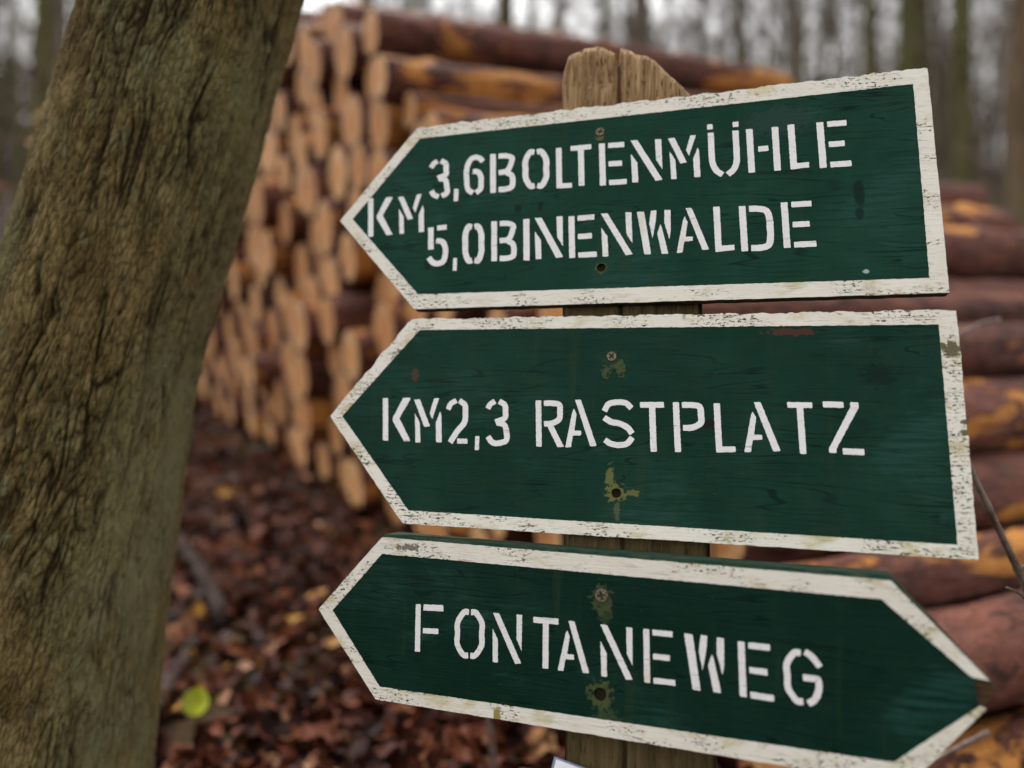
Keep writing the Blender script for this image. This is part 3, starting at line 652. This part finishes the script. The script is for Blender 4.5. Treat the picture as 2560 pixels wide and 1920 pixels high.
# ------------------------------------------------------------------ ground
def ground():
    xs = sorted(set([round(v, 3) for v in list(np.linspace(-70, -8, 24)) + list(np.linspace(-8, 8, 110)) + list(np.linspace(8, 70, 24))]))
    ys = sorted(set([round(v, 3) for v in list(np.linspace(-40, -4, 14)) + list(np.linspace(-4, 12, 120)) + list(np.linspace(12, 110, 60))]))
    V = [(x, y, ground_z(x, y)) for y in ys for x in xs]; w = len(xs)
    F = [(j * w + i, j * w + i + 1, (j + 1) * w + i + 1, (j + 1) * w + i) for j in range(len(ys) - 1) for i in range(w - 1)]
    tag(mesh_obj('forest_floor', V, F, M_soil, None, True), kind='structure')
ground()

# ------------------------------------------------------------------ log pile
P0 = Vector((.19, 2.15)); TAN = Vector((-.6, .8)); AX = Vector((.914, .407, .08)).normalized()
PROF = [(-1.05, .22), (-.9, .30), (-.6, .52), (-.3, .85), (0, 1.10), (.25, 1.30), (.74, 1.56), (1.02, 1.72), (1.26, 2.03), (1.6, 2.14), (2.4, 2.30), (3.2, 2.42), (4.4, 2.42)]
def axis_at(u):                                    # the logs splay: the far ones point deeper into the wood
    t = min(1, max(0, (u - .2) / 1.2)); t = t * t * (3 - 2 * t); a = R(68 - 8 * t)
    return Vector((math.sin(a), math.cos(a), .045 + .055 * t)).normalized()
def prof(u):
    for (a, b), (c, d) in zip(PROF, PROF[1:]):
        if a <= u <= c: return b + (d - b) * (u - a) / (c - a)
    return -1
def pack():
    rng = random.Random(21); C = []                               # circles (u, h, r, course)
    def ok(u, h, r):
        if h + r > prof(u) + .05 or u - r < -1.10 or u + r > 4.35: return False
        for (a, b, q, _) in C:
            if abs(a - u) < r + q and (a - u) ** 2 + (b - h) ** 2 < (r + q) ** 2 * .985: return False
        return True
    u = -.98
    while u < 4.3:                                                # bottom course on the ground
        r = rng.uniform(.098, .125) if u < .45 else rng.uniform(.085, .118); C.append((u + r, r * .96, r, 1)); u += 2 * r + rng.uniform(0, .02)
    misses = 0
    def lowest(r):
        best = None
        for i in range(len(C)):
            a = C[i]
            for j in range(i + 1, len(C)):
                b = C[j]; dx, dy = b[0] - a[0], b[1] - a[1]; d = math.hypot(dx, dy); ra, rb = a[2] + r, b[2] + r
                if d > ra + rb or d < 1e-6 or abs(dx) < .05: continue
                k = (ra * ra - rb * rb + d * d) / (2 * d); hh = ra * ra - k * k
                if hh < 0: continue
                hh = math.sqrt(hh)
                for s in (1, -1):
                    x, y = a[0] + (k * dx - s * hh * dy) / d, a[1] + (k * dy + s * hh * dx) / d
                    if y < max(a[1], b[1]) - .02 and not (min(a[0], b[0]) < x < max(a[0], b[0])): continue
                    if y <= (a[1] + b[1]) / 2: continue
                    if (best is None or y < best[1]) and ok(x, y, r): best = (x, y, r, 1 + max(a[3], b[3]))
        return best
    while misses < 60 and len(C) < 260:
        best = lowest(rng.choice((rng.uniform(.068, .088), rng.uniform(.08, .112), rng.uniform(.092, .122))))
        if best is not None and best[0] < .5: best = lowest(rng.uniform(.096, .130)) or best      # the near flank holds the thicker logs
        if best is None: misses += 1
        else: C.append(best); misses = 0
    return C
def log_proto(seed, L):
    rng = random.Random(seed); ns, nx = 36, int(L * 26); r0 = .1; V, F = [], []
    ex = rng.uniform(.95, 1.05); knots = [(rng.uniform(.15, L - .1), rng.uniform(0, 6.28)) for _ in range(int(L * 5))]
    for i in range(nx + 1):
        x = L * i / nx
        for k in range(ns):
            th = 2 * math.pi * k / ns; c, s = math.cos(th), math.sin(th)
            r = r0 * (1 - .03 * x / L) + .0085 * noise.noise(Vector((c * 1.2 + seed, s * 1.2, x * 1.6))) + .0078 * noise.noise(Vector((c * 4, s * 4 + seed, x * 7))) + .0044 * noise.noise(Vector((c * 10, s * 10 + seed, x * 20)))
            for kx, kt in knots: r += .016 * math.exp(-((x - kx) / .035) ** 2 - (math.sin((th - kt) / 2) * 5.5) ** 2)
            b = .008 * math.sin(x * 1.7 + seed)
            V.append((x, r * c * ex, r * s / ex + b * (1 if 0 < i < nx else 1)))
        if i:
            for k in range(ns): k2 = (k + 1) % ns; o = (i - 1) * ns; F.append((o + k, o + k2, o + ns + k2, o + ns + k))
    body = mesh_obj('log', V, F, M_lbark, None, True)
    for end in (0, 1):
        rim = V[:ns] if end == 0 else V[-ns:]; x0 = 0 if end == 0 else L; cv = [(x0, 0, rim[0][2] * 0 + sum(v[2] for v in rim) / ns)]; cf = []
        for q in range(1, 6):
            for v in rim: cv.append((x0 + (.0025 * noise.noise(Vector((v[1] * 30 * q, v[2] * 30 * q, seed))) - (.003 if end else -.003) * 0) * (q < 5), cv[0][1] + v[1] * q / 5, cv[0][2] + (v[2] - cv[0][2]) * q / 5))
        for k in range(ns):
            k2 = (k + 1) % ns; cf.append((0, 1 + k2, 1 + k))
            for q in range(4): a = 1 + q * ns; cf.append((a + k, a + k2, a + ns + k2, a + ns + k))
        if end: cf = [f[::-1] for f in cf]
        mesh_obj('cut_end', cv, cf, M_lend, body)
    return body
def pile():
    rng = random.Random(5); C = pack()
    short = [log_proto(s, 2.38) for s in (1, 2, 3)]; long_ = [log_proto(s + 10, 3.1) for s in (1, 2, 3)]; used = set()
    side = Vector((TAN.x, TAN.y, .16)).normalized(); 
    words = ['bottom', 'second', 'third', 'fourth', 'fifth', 'sixth', 'seventh', 'eighth', 'ninth', 'tenth', 'eleventh', 'twelfth', 'thirteenth', 'fourteenth', 'fifteenth', 'sixteenth', 'seventeenth', 'eighteenth', 'nineteenth', 'twentieth', 'twenty-first', 'twenty-second', 'twenty-third', 'twenty-fourth', 'twenty-fifth', 'twenty-sixth', 'twenty-seventh', 'twenty-eighth', 'twenty-ninth', 'thirtieth']
    rows = {}
    for c in C: rows.setdefault(c[3], []).append(c)
    for c in rows.values(): c.sort()
    print('LOGS', len(C), 'courses', len(rows))
    for (u, h, r, course) in C:
        far_up = h > 1.2 or u > .85
        pr = rng.choice(short if far_up else long_)
        if pr.name in used: o = copy_tree(pr)
        else: o = pr; used.add(pr.name)
        p = P0 + TAN * u; a0 = rng.uniform(-.05, .05); ax3 = axis_at(u)
        if rng.random() < .10: a0 -= rng.uniform(.02, .10)
        base = Vector((p.x, p.y, .2 * p.y + .004 * p.y * p.y * .4)) + Vector((0, 0, h)) + ax3 * a0
        s = r / .1; w1, w2 = rng.uniform(-.012, .012), rng.uniform(-.008, .008)
        x = (ax3 + side * w1 + Vector((0, 0, w2))).normalized(); y = Vector((0, 0, 1)).cross(x).normalized(); z = x.cross(y)
        th = rng.uniform(0, 2 * math.pi)
        M = Matrix(((x.x, y.x, z.x, base.x), (x.y, y.y, z.y, base.y), (x.z, y.z, z.z, base.z), (0, 0, 0, 1))) @ Matrix.Rotation(th, 4, 'X')
        o.matrix_world = M @ Matrix.Diagonal((1, s, s, 1))
        row = rows[course]; i = row.index((u, h, r, course))
        size = 'thick' if r > .107 else 'slim' if r < .083 else 'round'
        tag(o, f"{size} pine log in the {words[course - 1]} course of the stack, {'the nearest there' if i == 0 else words[i] + ' from the near slope'}", 'log', 'pine logs in the stack behind the signs')
pile()
def stake(u, a, top, rad, m, label, lean):
    p = P0 + TAN * u; b = Vector((p.x, p.y, 0)) + AX * a; b.z = ground_z(b.x, b.y) - .05
    path = [b + Vector((lean * t, 0, t * (top - b.z))) for t in np.linspace(0, 1, 8)]
    V, F = tube(path, [rad * (1 - .12 * i / 7) * (1 + .05 * noise.noise(Vector((i, rad * 90, 0)))) for i in range(8)], 12)
    return tag(mesh_obj('stake', V, F, m, None, True), label, 'stake')
# ------------------------------------------------------------------ the leaning trunk in the foreground
def front_tree():
    root = empty('leaning_tree', (-.95, 1.25, ground_z(-.95, 1.25)))
    tag(root, 'thick leaning trunk with grooved mossy bark, close by on the left of the signs', 'tree')
    def axis(z):                                                  # centre of the trunk at height z
        return Vector((-.632 + .277 * (z - 1.399) - .035 * max(0, z - 2.2) ** 1.5 * .6, 1.25 + .02 * (z - 1.4), z))
    def rad(z): return .169 + .0 * z - .012 * (z - 1.4) + (.155 * max(0, 1.2 - z) ** 1.2 if z < 1.2 else 0)
    zs = list(np.arange(.05, .5, .012)) + list(np.arange(.5, 2.0, .0028)) + list(np.arange(2.0, 7.5, .07))
    ths = [math.pi + math.pi * k / 520 for k in range(520)] + [math.pi * k / 110 for k in range(110)]; ns = len(ths); V, F, fis, lic = [], [], [], []
    vor = noise.voronoi; nz = noise.noise
    for z in zs:
        c = axis(z); r0 = rad(z) if z < 2.2 else max(.05, rad(2.2) - .018 * (z - 2.2))
        for k in range(ns):
            th = ths[k]; ca, sa = math.cos(th), math.sin(th)
            p = Vector((ca * r0, sa * r0, z * .30 ))
            w = nz(Vector((ca * 2.4, sa * 2.4, z * 2.6))); w2 = nz(Vector((ca * 7, sa * 7, z * 9)))
            q = Vector((p.x * 100 + w * 1.8 + w2 * .9, p.y * 100 + w2 * .9, z * 24 + w * 1.2 + 1.2 * th))
            dd = vor(q)[0]; e = dd[1] - dd[0]
            r1 = nz(Vector((p.x * 40 + w * 1.5 + w2 * .5, p.y * 40 + w2 * .5, z * 4.6 + .5 * w))); r2 = nz(Vector((p.x * 92 + w * 2 + w2, p.y * 92 + w2, z * 12.5 + w)))
            q2 = Vector((ca * r0 * 190 + w2, sa * r0 * 190, z * 46 + w))
            d2 = vor(q2)[0]; e2 = d2[1] - d2[0]
            # smoother, lichen-covered flank towards the signs
            flank = max(0., min(1., (math.cos(th - R(-12)) - .80) / .16)) * max(.15, min(1., (1.55 - z) / .5))
            amp = 1 - .55 * flank; f = min(1.3, .80 * max(0., 1 - abs(r1) / .17) ** 1.2 + .55 * max(0., 1 - abs(r2) / .20) ** 1.2 + .38 * max(0., 1 - e / .26) ** 1.3) * max(.15, min(1.25, .75 + 1.5 * nz(Vector((ca * 4 + 9, sa * 4, z * 6))))); f2 = max(0., 1 - e2 / .25) ** 1.5
            dep = .0066 * f * amp + .0028 * f2 * (1 - .5 * flank) - .0040 * w * amp - .0028 * w2 - .0016 * nz(Vector((ca * 22, sa * 22, z * 30)))
            lob = .010 * nz(Vector((ca * 1.6, sa * 1.6, z * .9))) + (.03 * max(0, .7 - z) * math.sin(5 * th))
            rr = r0 - dep + lob
            V.append((c.x + ca * rr - root.location.x, c.y + sa * rr - root.location.y, z - .28 * 0 * ca * rr - root.location.z)); lic.append(flank); fis.append(min(1., f * amp + .45 * f2 * (1 - .6 * flank)))
    for j in range(len(zs) - 1):
        for k in range(ns): k2 = (k + 1) % ns; F.append((j * ns + k, j * ns + k2, (j + 1) * ns + k2, (j + 1) * ns + k))
    t = mesh_obj('trunk', V, F, M_trunk, root, True)
    at = t.data.attributes.new('fissure', 'FLOAT', 'POINT'); at.data.foreach_set('value', fis)
    at = t.data.attributes.new('lichen', 'FLOAT', 'POINT'); at.data.foreach_set('value', lic)
    rng = random.Random(3); parts = []
    for i in range(9):                                            # limbs high above the frame
        z = 4.2 + i * .36; c = axis(z) - root.location; az = i * 2.4; L = rng.uniform(1.4, 2.6) * (1 - i * .04)
        parts += limb(rng, c, Vector((math.cos(az), math.sin(az), .65)), L, .055 - i * .003, 3)
    V, F = join(parts); mesh_obj('crown', V, F, M_twig, root)
def limb(rng, base, d, L, r, depth, seg=5, twig=.004):
    P = [Vector(base)]; d = Vector(d).normalized(); rs = [r]
    for i in range(seg):
        d = (d + Vector((rng.uniform(-.25, .25), rng.uniform(-.25, .25), rng.uniform(-.08, .22)))).normalized()
        P.append(P[-1] + d * L / seg); rs.append(max(twig * .5, r * (1 - .8 * (i + 1) / seg)))
    out = [tube(P, rs, 5 if r > .02 else 3, False)]
    if depth > 1:
        for k in range(rng.randint(4, 6)):
            f = rng.uniform(.3, .98); i = min(seg - 1, int(f * seg)); p = P[i].lerp(P[i + 1], f * seg - i)
            dd = ((P[i + 1] - P[i]).normalized() + Vector((rng.uniform(-1, 1), rng.uniform(-1, 1), rng.uniform(-.4, .7))) * .9).normalized()
            out += limb(rng, p, dd, L * rng.uniform(.35, .6), max(twig, r * .45), depth - 1, max(3, seg - 1), twig)
    return out
front_tree()

# ------------------------------------------------------------------ the wood behind
def tree_proto(seed, H, r, m, low):
    """a tall forest tree: trunk, and a crown of bare branches starting at the height low"""
    rng = random.Random(seed); root = empty('forest_tree'); P, rs = [], []
    n = 14; bx, by = rng.uniform(-.5, .5), rng.uniform(-.5, .5)
    for i in range(n + 1):
        t = i / n; P.append(Vector((bx * math.sin(t * 2.2) + .06 * rng.uniform(-1, 1), by * math.sin(t * 2.6) + .06 * rng.uniform(-1, 1), t * H - .3)))
        rs.append(r * (1 - .78 * t) + (.35 * r * math.exp(-t * n * 1.4)))
    V, F = tube(P, rs, 12); mesh_obj('trunk', V, F, m, root, True)
    parts = []; k = int(26 + H)
    for i in range(k):
        z = low + (H - low) * (i / k) ** .9; t = (z + .3) / H; j = min(n - 1, int(t * n)); p = P[j].lerp(P[j + 1], t * n - j)
        az = i * 2.4 + rng.uniform(-.5, .5); L = (.9 + 2.4 * (1 - abs(t - .55))) * rng.uniform(.6, 1.1)
        parts += limb(rng, p, Vector((math.cos(az), math.sin(az), rng.uniform(.1, .9))), L, .030 * rng.uniform(.6, 1.3) * (1.2 - t), 3, 4, .006)
    V, F = join(parts); mesh_obj('crown', V, F, M_twig, root)
    return root
PROTO = [tree_proto(11, 17, .15, M_bark[0], 2.5), tree_proto(12, 19, .17, M_bark[1], 3.5), tree_proto(13, 15, .13, M_bark[2], 1.8), tree_proto(14, 18, .15, M_bark[1], 2.5), tree_proto(15, 16, .11, M_bark[0], 1.2)]
used_proto = set()
def plant_tree(i, x, y, s, rz, label, group, lean=(0, 0)):
    if i in used_proto: o = copy_tree(PROTO[i])
    else: o = PROTO[i]; used_proto.add(i)
    o.location = (x, y, ground_z(x, y)); o.scale = (s, s, 1); o.rotation_euler = (lean[0], lean[1], rz)
    return tag(o, label, 'tree', group)
GT = 'trees of the wood behind the log stack'
near = [  # kind, pixel-free positions measured on the slope: x, y, girth, lean
 (0, 4.38, 11.9, .95, (0, .00), 'straight dark grey trunk just right of the far end of the log stack'),
 (1, 5.75, 12.4, .70, (0, .00), 'slim mossy trunk, left one of the close pair above the top sign'),
 (3, 6.05, 12.0, 1.05, (0, .01), 'thick mossy trunk, right one of the close pair above the top sign'),
 (1, 6.90, 12.0, 1.0, (0, -.05), 'mossy trunk leaning slightly left, rising behind the top right corner of the top sign'),
 (2, 6.55, 10.2, .95, (0, -.03), 'brown trunk at the right edge of the picture'),
 (2, -.28, 13.5, .55, (0, .02), 'thin brown trunk seen over the middle of the log stack'),
 (4, 2.10, 12.6, .9, (0, .02), 'thin grey trunk seen over the low right end of the log stack'),
 (3, -6.7, 11.0, .8, (0, .03), 'mossy trunk at the left edge of the picture'),
]
for i, x, y, s, ln, lab in near: plant_tree(i, x, y, s, x * 7, lab, GT, ln)
rng = random.Random(77); spots = [(x, y) for _, x, y, *_ in near]; nfar = 0
while nfar < 110:
    y = rng.uniform(13.5, 46); x = rng.uniform(-.74, .74) * y
    if -5.3 < x < 2.5 and y < 10.5: continue
    if any((x - a) ** 2 + (y - b) ** 2 < (1.0 + y * .012) ** 2 for a, b in spots): continue
    spots.append((x, y)); nfar += 1
    plant_tree(rng.randrange(5), x, y, rng.uniform(.7, 1.35), rng.uniform(0, 6.28), 'slender bare tree, one of the many out-of-focus trunks deep in the wood', GT, (rng.uniform(-.04, .04), rng.uniform(-.05, .05)))
for k in range(34):                                                # and on beyond both sides of the picture
    y = rng.uniform(9, 44); x = rng.choice((-1, 1)) * rng.uniform(.80, 1.35) * y
    plant_tree(rng.randrange(5), x, y, rng.uniform(.8, 1.3), rng.uniform(0, 6.28), 'slender bare tree, one of the many out-of-focus trunks deep in the wood', GT)
def far_wood():
    """the closed mass of trunks and twigs at the back of the wood"""
    rng = random.Random(9); parts = []
    for i in range(900):
        y = rng.uniform(47, 64); x = rng.uniform(-1.4, 1.4) * y; z = ground_z(x, y) - .2; H = rng.choice((rng.uniform(5, 9), rng.uniform(8, 12))); r = rng.uniform(.08, .22)
        parts.append(tube([(x, y, z), (x + rng.uniform(-.2, .2), y, z + H * .5), (x + rng.uniform(-.6, .6), y, z + H)], [r, r * .75, r * .2], 5, False))
        for k in range(20):
            h = rng.uniform(.04, 1) ** 1.3 * H; az = rng.uniform(0, 6.28); L = rng.uniform(.9, 2.8)
            parts.append(tube([(x, y, z + h), (x + math.cos(az) * L * .6, y + math.sin(az) * L * .6, z + h + L * .3), (x + math.cos(az) * L, y + math.sin(az) * L, z + h + L * .75)], [.05, .035, .012], 3, False))
    V, F = join(parts); tag(mesh_obj('far_wood', V, F, M_bark[0]), kind='stuff')
far_wood()
def thicket():
    """brushwood and brambles under the trees: nobody could count it"""
    rng = random.Random(19); parts = []
    for i in range(6800):
        y = rng.uniform(9.5, 44); x = rng.uniform(-1.3, 1.3) * y
        if -5.2 < x < 2.6 and y < 10.4: continue
        z = ground_z(x, y) - .05; H = rng.uniform(.5, 2.4); az = rng.uniform(0, 6.28); b = rng.uniform(.1, .7) * H
        parts.append(tube([(x, y, z), (x + math.cos(az) * b * .4, y + math.sin(az) * b * .4, z + H * .6), (x + math.cos(az) * b, y + math.sin(az) * b, z + H)], [.014, .011, .004], 3, False))
    V, F = join(parts); tag(mesh_obj('brushwood', V, F, M_twig), kind='stuff')
thicket()

# ------------------------------------------------------------------ leaf litter
def leaf_shape(rng, L):
    """lobed outline (x along the leaf), curled"""
    W = L * rng.uniform(.26, .42); n = 5; top, bot = [], []; curl = rng.uniform(-1.2, 2.6) / L; fold = rng.uniform(-.2, .9)
    for i in range(n + 1):
        t = i / n; w = W * math.sin(math.pi * min(.97, t * .93 + .05)) ** .7 * (1 if i % 2 else .72)
        x = t * L - L / 2; zc = curl * x * x * .5
        top.append(Vector((x, w, zc + fold * w * .5))); bot.append(Vector((x, -w, zc + fold * w * .5)))
    mid = [Vector((t.x, 0, t.z - fold * t.y * .5)) for t in top]
    return top, mid, bot
def leaves(name, n, place, size, mat, seed, tilt=.55):
    rng = random.Random(seed); V, F = [], []
    for _ in range(n):
        pt = place(rng)
        if pt is None: continue
        x, y, z, up = pt; t, m, b = leaf_shape(rng, size * rng.uniform(.6, 1.25)); o = len(V); k = len(t)
        M = Matrix.Rotation(rng.uniform(0, 6.28), 3, 'Z'); T = Matrix.Rotation(rng.gauss(0, tilt), 3, 'X') @ Matrix.Rotation(rng.gauss(0, tilt), 3, 'Y')
        for p in t + m + b: V.append(Vector((x, y, z)) + T @ (M @ p))
        for i in range(k - 1):
            F += [(o + k + i, o + k + i + 1, o + i + 1, o + i), (o + 2 * k + i, o + 2 * k + i + 1, o + k + i + 1, o + k + i)]
    return mesh_obj(name, V, F, mat)
def near_floor(rng):
    y = 1.2 + 5.6 * rng.random() ** 1.5; x = rng.uniform(-1, 1) * (.55 + .62 * y)
    if (x + .768) ** 2 + (y - 1.84) ** 2 < .065 ** 2: return None      # the green leaf lies here
    return x, y, ground_z(x, y) + rng.uniform(.0, .035), 0
tag(leaves('leaf_litter', 17000, near_floor, .066, M_litter, 31), kind='stuff')
def far_floor(rng):
    y = 6 + 16 * rng.random() ** 1.4; x = rng.uniform(-1.3, 1.3) * y
    return x, y, ground_z(x, y) + rng.uniform(0, .05), 0
tag(leaves('leaf_litter', 14000, far_floor, .13, M_litter, 32), kind='stuff')

# ------------------------------------------------------------------ small things
def lay(path, radii, name, label, cat, m, nseg=10, group=None):
    V, F = tube(path, radii, nseg); o = tag(mesh_obj(name, V, F, m, None, True), label, cat, group)
    return o
def on_ground(pts, lift): return [Vector((x, y, ground_z(x, y) + lift)) for x, y in pts]
lay(on_ground([(-1.50, 3.15), (-1.28, 2.92), (-1.08, 2.66), (-.90, 2.38), (-.86, 2.28)], .03), [.026, .028, .026, .024, .02], 'fallen_branch', 'grey dead branch lying in the leaves right of the leaning trunk', 'branch', M_branch)
lay(on_ground([(-.90, 2.20), (-.89, 2.02), (-.86, 1.90), (-.88, 1.76)], .018), [.022, .024, .022, .018], 'fallen_branch', 'short dark stick in the leaves beneath the bright green leaf', 'branch', M_branch)
lay(on_ground([(-5.6, 7.4), (-4.7, 7.6), (-3.6, 7.5)], .10), [.09, .085, .07], 'deadwood', 'dark fallen stem lying behind the leaning trunk at the left edge', 'log', M_dstake)
def green_leaf():
    L = .066; V, F = [], []
    out = [(0, -.5), (.30, -.42), (.46, -.18), (.47, .06), (.36, .30), (.16, .46), (0, .52), (-.18, .44), (-.38, .28), (-.48, .04), (-.42, -.22), (-.26, -.42)]
    V = [Vector((0, 0, -.006))] + [Vector((x * L, y * L, .014 * abs(x) * 2 + .01 * y * y)) for x, y in out]
    F = [(0, 1 + i, 1 + (i + 1) % len(out)) for i in range(len(out))]
    root = empty('green_leaf', (-.768, 1.88, ground_z(-.768, 1.88) + .045)); root.rotation_euler = (R(62), R(8), R(12))
    tag(root, 'single bright yellow-green leaf among brown leaves beside the leaning trunk', 'leaf')
    mesh_obj('blade', V, F, M_lime, root, True)
    V, F = tube([(0, -.5 * L, 0), (.006, -.8 * L, -.01), (.004, -1.2 * L, -.035)], [.0013, .0012, .0011], 6); mesh_obj('stalk', V, F, M_stem, root)
green_leaf()
def twig(path, r, label, side=()):
    root = empty('bare_twig', path[0]); P = [Vector(p) for p in path]; rs = [r * (1 - .55 * i / (len(P) - 1)) for i in range(len(P))]
    S = [Vector(p) for p in smooth3(P)]; n = len(S); base = P[0]
    V, F = tube([p - base for p in S], [r * (1 - .55 * i / (n - 1)) * (1.25 if i % 9 == 4 else 1) for i in range(n)], 8); mesh_obj('stem', V, F, M_stem, root, True)
    for sp in side:
        q = [Vector(p) - base for p in smooth3([Vector(p) for p in sp])]
        V, F = tube(q, [r * .5 * (1 - .5 * i / (len(q) - 1)) for i in range(len(q))], 6); mesh_obj('side_twig', V, F, M_stem, root, True)
    tag(root, label, 'twig')
def smooth3(P, n=6):
    Q = [2 * P[0] - P[1]] + list(P) + [2 * P[-1] - P[-2]]; out = []
    for i in range(1, len(Q) - 2):
        a, b, c, d = Q[i - 1:i + 3]
        for k in range(n):
            t = k / n; out.append(.5 * ((2 * b) + (c - a) * t + (2 * a - 5 * b + 4 * c - d) * t * t + (3 * b - a - 3 * c + d) * t ** 3))
    out.append(Q[-2]); return out
twig([(.735, 1.06, .25), (.733, 1.05, .50), (.725, 1.05, .80), (.700, 1.05, .915), (.680, 1.05, .962), (.650, 1.05, 1.025), (.626, 1.06, 1.09), (.606, 1.06, 1.16), (.58, 1.08, 1.26)], .0068,
     'thin bare twig rising in front of the logs at the right edge', [[(.708, 1.05, .895), (.692, 1.05, .914), (.668, 1.045, .925)], [(.690, 1.05, .945), (.712, 1.045, .975), (.728, 1.04, .985)]])
twig([(1.02, 1.62, 1.335), (.96, 1.60, 1.32), (.90, 1.58, 1.292), (.84, 1.55, 1.262)], .0055, 'short dark twig sticking out from the logs beside the middle sign')
twig([(.80, 1.30, .615), (.74, 1.29, .592), (.68, 1.28, .570), (.60, 1.27, .55)], .005, 'curved twig lying across the log end at the lower right corner')
twig([(-.03, 1.62, .33), (-.048, 1.60, .50), (-.072, 1.58, .60), (-.085, 1.57, .68)], .0075, 'thin upright stem in the leaves under the lowest sign')
stake(-.25, .12, 1.62, .022, M_dstake, 'thin dark stake standing between the signs and the logs', .01)
stake(-.42, .02, 1.00, .035, M_stake, 'short pale wooden stake in front of the logs, right of the post', .0)
def sapling(x, y, H, lean, seed, label, n):
    rng = random.Random(seed); root = empty('beech_sapling', (x, y, ground_z(x, y)))
    P = [Vector((lean * t * H + .05 * math.sin(t * 5), .04 * math.cos(t * 4), t * H)) for t in np.linspace(0, 1, 9)]
    V, F = tube(P, [.022 * (1 - .8 * t) for t in np.linspace(0, 1, 9)], 8); mesh_obj('stem', V, F, M_bark[1], root, True)
    parts = []; tips = []
    for i in range(14):
        t = rng.uniform(.25, .95); p = P[int(t * 8)]; az = rng.uniform(0, 6.28); L = rng.uniform(.3, .7)
        b = limb(rng, p, (math.cos(az), math.sin(az), .3), L, .006, 1, 4, .002); parts += b; tips += [Vector(v) for v in b[0][0][3:]]
    V, F = join(parts); mesh_obj('branches', V, F, M_twig, root)
    def at(r): p = r.choice(tips) + Vector((r.uniform(-.03, .03), r.uniform(-.03, .03), r.uniform(-.04, .01))); return p.x, p.y, p.z, 0
    lv = leaves('foliage', n, at, .075, M_orange, seed); lv.parent = root
    tag(root, label, 'sapling', 'young beeches with orange leaves')
sapling(-3.75, 5.6, 2.9, .10, 3, 'young beech with a few orange leaves at the far left edge', 34)
sapling(7.6, 12.6, 2.2, -.05, 4, 'young beech with orange leaves among the trunks at the right edge', 60)
